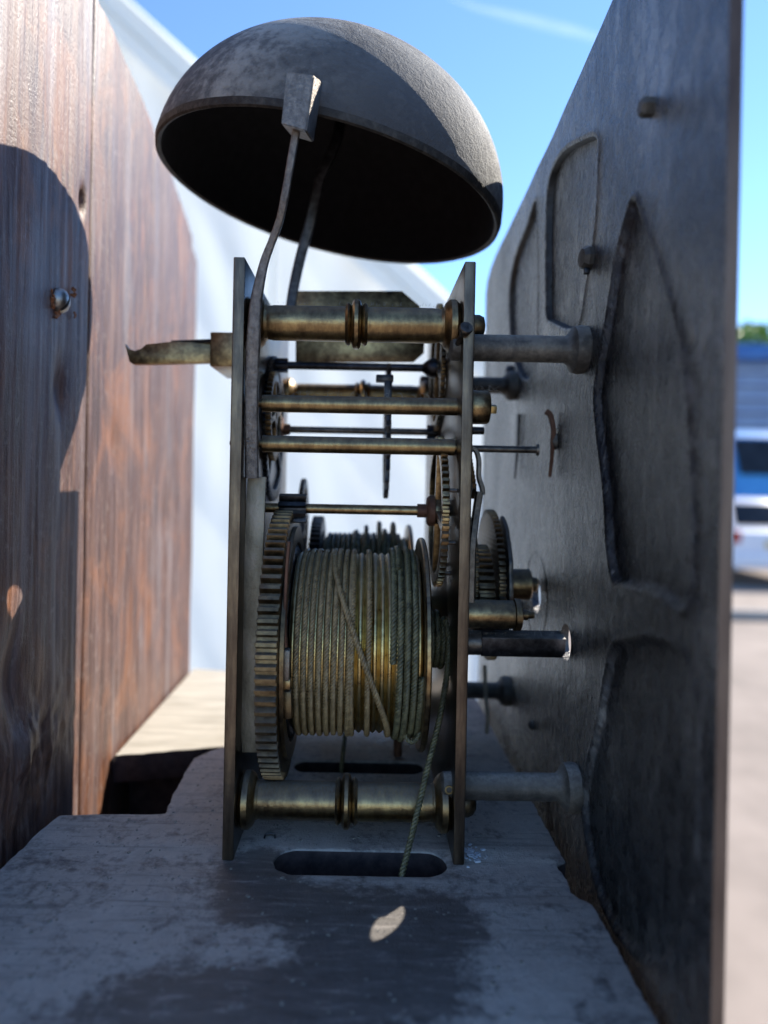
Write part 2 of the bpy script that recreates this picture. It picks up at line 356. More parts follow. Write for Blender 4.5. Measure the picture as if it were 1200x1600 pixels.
def gear(cy, cz, r, n, depth, style='round', ph=0.0):
    L = []; p = 2 * math.pi / n
    for k in range(n):
        a = k * p + ph
        if style == 'round': pts = [(0.0, -depth), (0.22, -depth), (0.30, -depth * 0.35), (0.40, 0), (0.72, 0), (0.82, -depth * 0.35), (0.92, -depth)]
        elif style == 'escape': pts = [(0.0, -depth), (0.45, -depth), (0.8, -depth * 0.45), (0.93, 0), (0.99, 0)]
        else: pts = [(0.0, -depth), (0.9, 0)]
        for f, d in pts: L.append((cy + (r + d) * math.cos(a + f * p), cz + (r + d) * math.sin(a + f * p)))
    return L
def sectors(cy, cz, r1, r2, n, wd, ph=0.0):
    out = []
    for k in range(n):
        a0 = ph + 2 * math.pi * k / n; a1 = a0 + 2 * math.pi / n; L = []
        h1, h2 = wd / 2 / r1, wd / 2 / r2
        for j in range(5): t = a0 + h1 + (a1 - a0 - 2 * h1) * j / 4; L.append((cy + r1 * math.cos(t), cz + r1 * math.sin(t)))
        for j in range(9): t = a1 - h2 - (a1 - a0 - 2 * h2) * j / 8; L.append((cy + r2 * math.cos(t), cz + r2 * math.sin(t)))
        out.append(L)
    return out
def wheel(name, x, c, r, n, depth, t, m, parent, spokes=4, rim=0.0035, hub=0.0045, wd=0.0025, style='round', ph=0.3, bore=0.0012, bev=0.00012):
    loops = [gear(c[0], c[1], r, n, depth, style)]
    if spokes: loops += sectors(c[0], c[1], hub, r - depth - rim, spokes, wd, ph)
    loops.append(circle(c[0], c[1], bore, 20))
    return plateYZ(name, loops, x, t, m, parent, bev)
def pinion(name, x0, x1, c, r, n, m, parent):
    me = flat2d([gear(c[0], c[1], r, n, r * 0.4)], x1 - x0, 0.00008); me.transform(Matrix.Translation(((x0 + x1) / 2, 0, 0)) @ YZ)
    return link(name, me, m, parent)
def gut(name, pts, rad, m, parent=None, twist=0.0034, step=0.00062, sides=5, strands=3, resample=True):
    """A laid line: three strands twisted about the path."""
    P = np.array([tuple(p) for p in pts]); seg = np.linalg.norm(np.diff(P, axis=0), axis=1); s = np.concatenate([[0], np.cumsum(seg)])
    n = max(4, int(s[-1] / step)); q = np.linspace(0, s[-1], n)
    C = np.stack([np.interp(q, s, P[:, i]) for i in range(3)], 1)
    T = np.gradient(C, axis=0); T /= np.linalg.norm(T, axis=1)[:, None]
    # parallel frames
    U = np.zeros_like(C); ref = np.array([1.0, 0.13, 0.07]); u = ref - T[0] * ref.dot(T[0]); u /= np.linalg.norm(u)
    for i in range(n):
        u = u - T[i] * u.dot(T[i]); u /= np.linalg.norm(u); U[i] = u
    V = np.cross(T, U); verts = []; faces = []
    for k in range(strands):
        a = q / twist * 2 * math.pi + 2 * math.pi * k / strands
        o = C + (U * np.cos(a)[:, None] + V * np.sin(a)[:, None]) * rad * 0.46
        base = len(verts) * 0 + k * n * sides
        ang = 2 * math.pi * np.arange(sides) / sides
        ring = o[:, None, :] + (U[:, None, :] * np.cos(ang)[None, :, None] + V[:, None, :] * np.sin(ang)[None, :, None]) * rad * 0.56
        verts.append(ring.reshape(-1, 3))
        i = np.arange(n - 1)[:, None] * sides; j = np.arange(sides)[None, :]; j2 = (j + 1) % sides
        faces.append(np.stack([base + i + j, base + i + j2, base + i + sides + j2, base + i + sides + j], -1).reshape(-1, 4))
    Vt = np.concatenate(verts); Fc = np.concatenate(faces)
    me = bpy.data.meshes.new('m'); me.vertices.add(len(Vt)); me.vertices.foreach_set('co', Vt.astype(np.float32).ravel())
    me.loops.add(Fc.size); me.loops.foreach_set('vertex_index', Fc.astype(np.int32).ravel())
    me.polygons.add(len(Fc)); me.polygons.foreach_set('loop_start', np.arange(0, Fc.size, 4, dtype=np.int32))
    me.update(calc_edges=True); me.validate()
    return link(name, me, m, parent, True, 180)
def grid_mesh(nu, nv, fn):
    vs = [fn(i / (nu - 1), j / (nv - 1)) for j in range(nv) for i in range(nu)]
    fs = [(j * nu + i, j * nu + i + 1, (j + 1) * nu + i + 1, (j + 1) * nu + i) for j in range(nv - 1) for i in range(nu - 1)]
    return pyd(vs, fs)

# ------------------------------------------------------------------ measures of the place
ZS = -0.1046          # top of the seat board
XB = -0.101           # face of the backboard
XD = 0.0618           # back of the dial
YN, YF = 0.192, 0.303 # near and far edges of the plates
bx0, bx1 = -0.0370, -0.0338     # back plate
fx0, fx1 = 0.0261, 0.0292       # front plate
GROUND = -1.6

# ------------------------------------------------------------------ ground, contrail
me = grid_mesh(60, 60, lambda a, b: Vector((-60 + 160 * a, -30 + 200 * b, GROUND)))
tag(link('ground', me, 'concrete'), kind='structure')
bm = bmesh.new()
for k in range(60): add_box(bm, (3.0 + k * 0.92, 8.55, GROUND + 0.05), (0.9, 0.15, 0.12), None, 0.012)
tag(link('kerb', from_bm(bm), 'kerb'), 'pale kerb stones across the concrete', kind='structure')
def contrail():
    m, n, l, p = new_mat('ice_cloud'); p.inputs['Base Color'].default_value = (0.9, 0.9, 0.9, 1); p.inputs['Roughness'].default_value = 1
    lw = n.new('ShaderNodeLayerWeight'); lw.inputs[0].default_value = 0.5
    f = nnoise(n, l, ncoord(n, l, (0.01, 0.01, 0.01)), 1, 5)
    a = nmath(n, l, 'MULTIPLY', nmath(n, l, 'POWER', nmath(n, l, 'SUBTRACT', 1.0, lw.outputs['Facing']), 2.0), nmath(n, l, 'MULTIPLY', f, 0.07))
    l.new(a, p.inputs['Alpha'])
    t = n.new('ShaderNodeBsdfTranslucent'); t.inputs[0].default_value = (1, 1, 1, 1); tr = n.new('ShaderNodeBsdfTransparent'); mx = n.new('ShaderNodeMixShader')
    l.new(a, mx.inputs[0]); l.new(tr.outputs[0], mx.inputs[1]); l.new(t.outputs[0], mx.inputs[2]); l.new(mx.outputs[0], n['Material Output'].inputs[0])
    pts = [W(u, v, 5000) for u, v in ((700, -5), (745, 12), (800, 25), (850, 37), (900, 50), (1000, 78))]
    o = tube('contrail', pts, [5, 25, 42, 50, 45, 20], m, None, 24)
    tag(o, kind='structure')
contrail()

# ------------------------------------------------------------------ marquee behind
def marquee():
    Y = 3.0; root = thing('marquee', (-0.3, Y, GROUND), 'white canvas marquee tent filling the background behind the clock', 'tent')
    eave = W(860, 622, Y)
    ridge = W(-160, -330, Y)
    top = lambda x: eave.z + (x - eave.x) / (ridge.x - eave.x) * (ridge.z - eave.z)
    x0, x1 = ridge.x, W(880, 750, Y).x
    def wall(a, b):
        x = x0 + (x1 - x0) * a; z0 = GROUND + 0.02; z1 = top(x) - 0.17
        z = z0 + (z1 - z0) * b
        d = 0.035 * noise.noise(Vector((x * 2.2, z * 0.7, 3))) + 0.012 * noise.noise(Vector((x * 7 + z * 2.5, z * 2, 9))) + 0.02 * (abs(noise.noise(Vector((x * 2.4 + z * 1.6, z * 0.5, 21)))) ** 0.6) + 0.006 * math.sin(x * 26 + 5 * noise.noise(Vector((x, z, 1))) + z * 2)
        return Vector((x, Y + 0.05 + d, z))
    link('wall_panel', grid_mesh(150, 120, wall), 'tent', root, True, 180)
    def band(a, b):
        x = x0 + (x1 + 0.05 - x0) * a; z1 = top(x)
        return Vector((x, Y - 0.02 - 0.015 * math.sin(b * 3.1) + 0.008 * noise.noise(Vector((x * 5, b * 2, 0))), z1 - 0.20 * b))
    link('valance', grid_mesh(90, 8, band), 'tent_roof', root, True, 180)
    def roof(a, b):
        x = x0 + (x1 + 0.05 - x0) * a
        return Vector((x, Y - 0.03 + 0.12 * b, top(x) + 0.01 + 0.02 * noise.noise(Vector((x * 2, b * 4, 0)))))
    link('roof_panel', grid_mesh(60, 20, roof), 'tent_roof', root, True, 180)
    for xx in (-1.25, -0.42, 0.40):
        tube('wall_seam', [(xx, Y + 0.012, GROUND + 0.05), (xx + 0.01, Y + 0.012, top(xx) - 0.18)], 0.007, 'tent_roof', root, 6)
    side = grid_mesh(30, 40, lambda a, b: Vector((x1 + 0.01 * noise.noise(Vector((a * 6, b * 5, 2))), Y + 0.06 + 0.30 * a, GROUND + 0.02 + (top(x1) - GROUND - 0.05) * b)))
    link('side_panel', side, 'tent', root, True, 180)
    steel = simple('tent_pole_metal', (0.5, 0.5, 0.5), (0.62, 0.62, 0.62), rough=0.4, metal=0.8)
    for yy in (Y + 0.12, Y + 0.28):
        tube('pole', [(x1 - 0.06, yy, GROUND), (x1 - 0.06, yy, top(x1 - 0.06) - 0.05)], 0.025, steel, root)
    p0 = Vector((x0, Y - 0.045, top(x0) - 0.115)); p1 = Vector((x1, Y - 0.045, top(x1) - 0.115))
    tube('seam', [p0, p1], 0.006, 'tent_roof', root, 8)
marquee()

# ------------------------------------------------------------------ market building, car, van and tree at right, far off
def background():
    pale = simple('pale_cladding', (0.2, 0.26, 0.4), (0.26, 0.33, 0.47), (2, 2, 2), 0.5)
    blue = simple('blue_paint', (0.02, 0.1, 0.32), (0.03, 0.16, 0.42), (2, 2, 2), 0.35)
    sky_blue = simple('light_blue_paint', (0.03, 0.2, 0.5), (0.05, 0.27, 0.6), (2, 2, 2), 0.3)
    dark = simple('dark_glass', (0.02, 0.025, 0.035), (0.04, 0.05, 0.065), (3, 3, 3), 0.15)
    white = simple('white_car_paint', (0.68, 0.68, 0.74), (0.78, 0.78, 0.82), (3, 3, 3), 0.25)
    rubber = simple('tyre_rubber', (0.015, 0.015, 0.015), (0.03, 0.03, 0.03), (20, 20, 20), 0.85)
    plateY = simple('yellow_plate', (0.6, 0.42, 0.08), (0.65, 0.46, 0.1), (3, 3, 3), 0.4)
    red = simple('red_lamp', (0.35, 0.02, 0.02), (0.4, 0.03, 0.02), (3, 3, 3), 0.2)
    # building
    Y = 24.0; zt = W(1175, 545, Y).z; zr = W(1175, 565, Y).z; zw = W(1175, 668, Y).z; x0, x1 = 10.5, 26.0
    b = thing('market_building', ((x0 + x1) / 2, Y, GROUND), 'low pale ribbed building with a blue roof edge beyond the car park', 'building')
    box('wall', ((x0 + x1) / 2, Y + 4.1, (GROUND + zt) / 2), (x1 - x0, 8, zt - GROUND), pale, b, None, 0.02)
    bm = bmesh.new(); k = 0; z = zw + 0.1
    while z < zr - 0.1:
        add_box(bm, ((x0 + x1) / 2, Y + 0.03, z), (x1 - x0, 0.3, 0.16), None, 0.03); z += 0.46
    tag(link('cladding_rib', from_bm(bm), pale, b), kind='stuff')
    box('roof_edge', ((x0 + x1) / 2, Y + 3.9, (zt + zr) / 2 + 0.05), (x1 - x0 + 0.4, 8.6, zt - zr + 0.1), blue, b, None, 0.03)
    for k in range(6):
        f = box('window', (x0 + 1.6 + k * 2.4, Y + 0.02, zw - 0.62), (2.1, 0.14, 1.05), white, b, None, 0.02)
        box('pane', (x0 + 1.6 + k * 2.4, Y - 0.03, zw - 0.62), (1.9, 0.1, 0.87), dark, f, None, 0.01)
    # blue van
    Y = 16.0; zt = W(1175, 668, Y).z; cx = 9.75
    v = thing('blue_van', (cx, Y, GROUND), 'blue van with a dark windscreen parked behind the white car', 'van')
    bm = bmesh.new(); h = zt - GROUND
    prof = [(0, 0.35), (0, h * 0.62), (0.35, h * 0.93), (0.8, h), (4.6, h), (4.75, h * 0.9), (4.8, 0.35)]
    L = [[bm.verts.new((cx + s * 1.45 * (1 - 0.06 * (zz > h * 0.6)), Y + yy, GROUND + zz)) for yy, zz in prof] for s in (-1, 1)]
    for i in range(len(prof)): j = (i + 1) % len(prof); bm.faces.new((L[0][i], L[0][j], L[1][j], L[1][i]))
    bm.faces.new(L[0]); bm.faces.new(L[1]); bmesh.ops.bevel(bm, geom=bm.edges[:], offset=0.06, segments=2, affect='EDGES')
    link('body', from_bm(bm), sky_blue, v)
    bm = bmesh.new(); q = [(-0.02, h * 0.64), (0.33, h * 0.92)]
    vs = [bm.verts.new((cx + s * 1.25, Y + yy - 0.03, GROUND + zz)) for (yy, zz) in q for s in (-1, 1)]
    bm.faces.new((vs[0], vs[1], vs[3], vs[2])); g = bmesh.ops.solidify(bm, geom=bm.faces[:], thickness=0.02)
    link('windscreen', from_bm(bm), dark, v)
    box('grille', (cx, Y - 0.02, GROUND + 0.75), (1.5, 0.06, 0.3), dark, v, None, 0.01)
    for s in (-1, 1):
        box('headlight', (cx + s * 1.12, Y - 0.01, GROUND + 0.85), (0.35, 0.06, 0.22), white, v, None, 0.02)
        for yy in (0.9, 3.8): lathe('wheel', (cx + s * 1.35 - 0.12, Y + yy, GROUND + 0.34), (1, 0, 0), [(0, 0), (0, 0.2), (0.0, 0.31), (0.03, 0.34), (0.21, 0.34), (0.24, 0.31), (0.24, 0)], rubber, v, 24)
    # white car, seen from behind
    Y = 11.4; cx = 6.75
    c = thing('parked_car', (cx, Y, GROUND), 'white hatchback seen from behind with a yellow number plate', 'car')
    h = 1.42; prof = [(0, 0.3), (-0.04, 0.55), (0.0, 0.88), (0.12, 0.95), (0.45, 1.36), (0.8, h), (2.2, h - 0.02), (2.9, 0.98), (3.8, 0.86), (3.95, 0.6), (3.9, 0.3)]
    bm = bmesh.new(); L = []
    for s in (-1, -0.93, 0.93, 1):
        L.append([bm.verts.new((cx + s * 0.86 * (1 - 0.2 * max(0, (zz - 0.9) / 0.5)), Y + yy, GROUND + zz - (0.03 if abs(s) == 1 and zz > 1 else 0))) for yy, zz in prof])
    for A, B in zip(L[:-1], L[1:]):
        for i in range(len(prof)): j = (i + 1) % len(prof); bm.faces.new((A[i], A[j], B[j], B[i]))
    bm.faces.new(L[0]); bm.faces.new(L[-1]); link('body', from_bm(bm), white, c, True, 50)
    bm = bmesh.new(); vs = [bm.verts.new((cx + s * hw, Y + yy - 0.02, GROUND + zz)) for (yy, zz, hw) in ((0.13, 0.98, 0.68), (0.42, 1.33, 0.6)) for s in (-1, 1)]
    bm.faces.new((vs[0], vs[1], vs[3], vs[2])); bmesh.ops.solidify(bm, geom=bm.faces[:], thickness=0.015); link('rear_window', from_bm(bm), dark, c)
    for s in (-1, 1):
        bm = bmesh.new(); vs = [bm.verts.new((cx + s * hw, Y + yy, GROUND + zz)) for (yy, zz, hw) in ((0.5, 0.96, 0.86), (2.75, 0.96, 0.86), (2.1, 1.34, 0.72), (0.75, 1.34, 0.72))]
        bm.faces.new(vs); bmesh.ops.solidify(bm, geom=bm.faces[:], thickness=0.02); link('side_window', from_bm(bm), dark, c)
        box('tail_light', (cx + s * 0.74, Y - 0.02, GROUND + 0.8), (0.16, 0.08, 0.2), red, c, None, 0.02)
        for yy in (0.7, 3.2): w_ = lathe('wheel', (cx + s * 0.78 - 0.1, Y + yy, GROUND + 0.3), (1, 0, 0), [(0, 0), (0, 0.2), (0, 0.27), (0.03, 0.3), (0.17, 0.3), (0.2, 0.27), (0.2, 0)], rubber, c, 24)
    box('bumper', (cx, Y - 0.03, GROUND + 0.42), (1.66, 0.14, 0.26), white, c, None, 0.04)
    box('number_plate', (cx, Y - 0.06, GROUND + 0.68), (0.52, 0.02, 0.11), plateY, c, None, 0.004)
    # tree beyond the roof
    Y = 34.0; t = thing('round_tree', (18.6, Y, GROUND), 'bright green tree top showing above the blue roof edge', 'tree')
    bark = simple('bark', (0.08, 0.06, 0.045), (0.14, 0.11, 0.08), (6, 6, 2), 0.9)
    leaf, n, l, p = new_mat('leaf'); g = nnoise(n, l, ncoord(n, l, (1.5, 1.5, 1.5)), 1, 3)
    l.new(nramp(n, l, g, [(0.35, (0.1, 0.2, 0.02)), (0.65, (0.3, 0.42, 0.06))]), p.inputs['Base Color'])
    tube('trunk', [(18.6, Y, GROUND), (18.7, Y, 1.5), (18.5, Y, 4.6), (18.8, Y, 7.2)], [0.35, 0.26, 0.18, 0.06], bark, t, 10)
    bm = bmesh.new(); rg = random.Random(3)
    for k in range(2600):
        a, b2, rr = rg.uniform(0, 6.28), rg.uniform(-1, 1), rg.uniform(0.55, 1) ** 0.5
        cl = [(0.3, 0, 6.6, 1.6), (-1.2, 0.3, 5.9, 1.4), (1.6, -0.4, 6.0, 1.5), (0.0, 0.8, 7.2, 1.1)][k % 4]
        s_ = math.sqrt(1 - b2 * b2); P0 = Vector((18.6 + cl[0] + cl[3] * rr * s_ * math.cos(a), Y + cl[1] + cl[3] * rr * s_ * math.sin(a), cl[2] + cl[3] * rr * b2 * 0.85))
        d1 = Vector([rg.gauss(0, 1) for _ in range(3)]).normalized() * 0.16; d2 = d1.cross(Vector([rg.gauss(0, 1) for _ in range(3)])).normalized() * 0.1
        bm.faces.new([bm.verts.new(P0 - d1), bm.verts.new(P0 + d2), bm.verts.new(P0 + d1), bm.verts.new(P0 - d2)])
    tag(link('crown', from_bm(bm), leaf, t, False), kind='stuff')
background()

# ------------------------------------------------------------------ the wooden case: backboard, seat board, cheeks
def fbm(x, y, z, o=4):
    return sum(noise.noise(Vector((x, y, z)) * (2 ** k)) / 2 ** k for k in range(o))
def case():
    root = thing('clock_case', (-0.03, 0.27, GROUND), 'old worn wooden longcase clock case with its tall backboard open to the sun', 'clock case')
    def top(y): return 0.178 - 0.9 * max(0, y - 0.20) ** 2 * 1.1 if y > 0.2 else 0.178
    def plank(y0, y1, xo, ny, nz, zb=-0.42):
        def s(a, b):
            y = y0 + (y1 - y0) * a; z = zb + (top(y) + 0.3 * 0 - zb) * b
            d = 0.00035 * fbm(y * 260, z * 14, 1, 3) + 0.0006 * noise.noise(Vector((y * 60, z * 6, 5)))
            # knots and the worm-eaten foot of the near plank
            for ky, kz, kr, kd in ((0.205, -0.060, 0.006, 0.0014), (0.232, 0.028, 0.004, 0.0012), (0.285, 0.012, 0.005, 0.0008), (0.36, -0.02, 0.006, 0.0008), (0.247, 0.096, 0.0016, 0.002)):
                e = ((y - ky) / kr) ** 2 + ((z - kz) / (kr * 2.2)) ** 2
                if e < 6: d -= kd * math.exp(-e) * 2.0
            gn = max(0, 1 - abs(z + 0.088) / 0.03) * max(0, 1 - abs(y - 0.215) / 0.04)
            if gn > 0: d += gn * 0.0045 * fbm(y * 70, z * 42, 2, 4)
            edge = min(y - y0, y1 - y) / 0.0016
            if edge < 1: d -= 0.0011 * (1 - max(edge, 0)) ** 2
            return Vector((XB + xo + d, y, z))
        me = grid_mesh(ny, nz, s); bm = bmesh.new(); bm.from_mesh(me)
        be = [e for e in bm.edges if e.is_boundary]; r = bmesh.ops.extrude_edge_only(bm, edges=be)
        vs = [v for v in r['geom'] if isinstance(v, bmesh.types.BMVert)]
        for v in vs: v.co.x = XB - 0.014
        bmesh.ops.holes_fill(bm, edges=[e for e in bm.edges if e.is_boundary], sides=0)
        return link('plank', from_bm(bm), 'wood', root, True, 60)
    plank(0.09, 0.2552, 0.0, 190, 420); plank(0.2562, 0.405, -0.0004, 120, 300); plank(0.4062, 0.424, -0.0022, 24, 200)
    # the board continues down to the floor, with the trunk of the case under the seat board
    for y0, y1 in ((0.09, 0.2552), (0.2556, 0.405)):
        box('lower_plank', (XB - 0.0075, (y0 + y1) / 2, (GROUND - 0.4205) / 2), (0.013, y1 - y0 - 0.001, -0.4205 - GROUND), 'wood', root, None, 0.0005)
    box('cheek', (-0.027, 0.1235, (GROUND + ZS - 0.0125) / 2), (0.145, 0.013, ZS - 0.0125 - GROUND), 'seat_edge', root, None, 0.0005)
    box('cheek', (-0.027, 0.400, (GROUND + ZS - 0.035) / 2), (0.145, 0.013, ZS - 0.035 - GROUND), 'seat_edge', root, None, 0.0005)
    box('front_board', (0.052, 0.262, (GROUND + ZS - 0.0125) / 2), (0.012, 0.262, ZS - 0.0125 - GROUND), 'seat_edge', root, None, 0.0005)
    # pale board lying at the back, level lower than the seat board, in the sun
    rim = [(XB + 0.001, 0.286)]
    for k in range(40): t = k / 39; rim.append((XB + 0.002 + 0.056 * t, 0.287 + 0.016 * t + 0.0008 * noise.noise(Vector((t * 9, 0, 0))) - 0.004 * math.exp(-((t - 0.93) / 0.05) ** 2)))
    rim += [(-0.03, 0.304), (0.045, 0.304), (0.045, 0.392), (XB + 0.001, 0.420)]
    o = plateXY('rear_board', [rim], ZS - 0.0155, 0.012, ['cream_wood', 'seat_edge'], root, 0.0012)
    for p in o.data.polygons: p.material_index = 0 if p.normal.z > 0.8 else 1
    box('rail', (-0.03, 0.31, ZS - 0.035), (0.138, 0.014, 0.028), 'seat_edge', root, None, 0.001)
    return root
case()

def seat_board():
    root = thing('seat_board', (-0.02, 0.25, ZS - 0.012), 'grey dusty wooden seat board with two slots under the clock movement', 'board')
    def px(u, v): p = onZ(u, v, ZS); return (p.x, p.y)
    edge = [px(1105, 1740), px(1030, 1600), px(985, 1520), px(945, 1443), px(925, 1412), px(905, 1402), px(893, 1392), px(886, 1375), px(871, 1352), px(884, 1345), px(858, 1300), px(820, 1230), px(785, 1168), px(757, 1115), px(735, 1075)]
    far = [px(640, 1078), px(520, 1082), px(430, 1095), px(365, 1160), px(352, 1166), px(330, 1172), px(304, 1184), px(292, 1200), px(283, 1218), px(270, 1240), px(258, 1270), px(235, 1272), px(180, 1271), px(120, 1272), px(94, 1273), px(78, 1283), px(60, 1300), px(28, 1330), px(-30, 1388), px(-330, 1700)]
    L = []; pts = edge + far; rg = random.Random(5)
    for i, a in enumerate(pts):
        b = pts[(i + 1) % len(pts)]; n = max(1, int(math.dist(a, b) / 0.0016))
        if math.dist(a, b) > 0.15: n = 1
        for k in range(n):
            t = k / n; x, y = a[0] + (b[0] - a[0]) * t, a[1] + (b[1] - a[1]) * t
            j = 0.0005 * noise.noise(Vector((x * 500, y * 500, 0))) + 0.0004 * noise.noise(Vector((x * 150, y * 150, 4)))
            L.append((x + j, y + j * 0.7))
    def slot(cx, cy, hw, hd, sd):
        out = []
        for k in range(44):
            a = 2 * math.pi * k / 44; ca, sa = math.cos(a), math.sin(a)
            x = cx + math.copysign(hw - hd, ca) + hd * ca; y = cy + hd * sa
            j = 0.00055 * noise.noise(Vector((x * 350, y * 350, sd))); out.append((x + j, y + j))
        return out
    c1 = onZ(563, 1347, ZS); c2 = onZ(561, 1198, ZS)
    h1 = slot(c1.x, c1.y, 0.0236, 0.0064, 1); h2 = slot(c2.x, c2.y, 0.0236, 0.0052, 8)
    o = plateXY('board', [L, h1, h2], ZS - 0.006, 0.012, ['seat', 'seat_edge'], root, 0.0006)
    for p in o.data.polygons: p.material_index = 0 if p.normal.z > 0.3 else 1
    # chips of white paint and grit lying on it
    bm = bmesh.new(); c = onZ(737, 1334, ZS)
    for k in range(70):
        x, y = c.x + rg.gauss(0, 0.0016), c.y + rg.gauss(0, 0.0022); s = abs(rg.gauss(0.0003, 0.00025)) + 0.0001
        add_box(bm, (x, y, ZS + s * 0.2), (s * 1.6, s, s * 0.5), Matrix.Rotation(rg.uniform(0, 3), 3, 'Z'))
    tag(link('paint_chips', from_bm(bm), simple('white_chips', (0.5, 0.55, 0.6), (0.7, 0.74, 0.78)), root, False), kind='stuff')
    bm = bmesh.new()
    for k in range(900):
        x, y = rg.uniform(-0.09, 0.045), rg.uniform(0.135, 0.26)
        if abs(x - c1.x) < 0.026 and (abs(y - c1.y) < 0.008 or abs(y - c2.y) < 0.007): continue
        if y > 0.215 and x < -0.06: continue
        s = abs(rg.gauss(0, 0.00022)) + 0.00008
        add_box(bm, (x, y, ZS + s * 0.2), (s * 1.6, s * 1.2, s * 0.7), Matrix.Rotation(rg.uniform(0, 3), 3, 'Z'))
    tag(link('grit', from_bm(bm), simple('grit_grey', (0.16, 0.15, 0.13), (0.34, 0.32, 0.28), (900, 900, 900)), root, False), kind='stuff')
    # wire staple near the pillar foot
    p = onZ(421, 1310, ZS)
    tube('staple', spline([p + Vector((-0.0015, 0, 0)), p + Vector((-0.001, 0, 0.0012)), p + Vector((0.0012, 0.0006, 0.0011)), p + Vector((0.0017, 0, 0))], 5), 0.0003, 'steel_dark', root, 6)
seat_board()

def board_screw():
    c = onX(90, 470, XB)
    root = thing('wood_screw', c, 'shiny domed slotted screw in the shaded plank at left with rust flakes', 'screw')
    bm = bmesh.new(); r = 0.0041
    add_lathe(bm, c, (1, 0, 0), [(-0.002, 0.0015), (0, 0.0015), (0.0005, r), (0.0014, r * 0.97), (0.0026, r * 0.8), (0.0034, r * 0.5), (0.0037, r * 0.2), (0.0037, 0)], 40)
    head = link('head', from_bm(bm), 'zinc', root)
    b2 = bmesh.new(); add_box(b2, c + Vector((0.0032, 0, 0)), (0.0032, 0.0011, 0.012), Matrix.Rotation(R(-28), 3, 'X'))
    cut = bpy.data.objects.new('cut', from_bm(b2)); SC.collection.objects.link(cut)
    cut.data.transform(Matrix.Translation(-root.location)); cut.parent = root
    md = head.modifiers.new('b', 'BOOLEAN'); md.object = cut; md.operation = 'DIFFERENCE'; md.solver = 'EXACT'
    bpy.context.view_layer.update(); dg = bpy.context.evaluated_depsgraph_get()
    me = bpy.data.meshes.new_from_object(head.evaluated_get(dg)); head.modifiers.clear(); head.data = me; bpy.data.objects.remove(cut)
    rustm = simple('rust_flake', (0.16, 0.05, 0.02), (0.34, 0.15, 0.07), (900, 900, 900), 0.9)
    rg = random.Random(2)
    for (u, v, n_) in ((110, 452, 7), (78, 466, 9), (86, 492, 5), (112, 488, 3)):
        q = onX(u, v, XB); bm = bmesh.new()
        for k in range(n_):
            add_box(bm, q + Vector((0.0006 + rg.uniform(0, .0008), rg.gauss(0, 0.0006), rg.gauss(0, 0.0012))), (rg.uniform(.0003, .001), rg.uniform(.0004, .001), rg.uniform(.0006, .002)), Matrix.Rotation(rg.uniform(0, 3), 3, Vector((1, rg.random(), rg.random()))), 0.0001, 1)
        link('rust_flake', from_bm(bm), rustm, root)
board_screw()

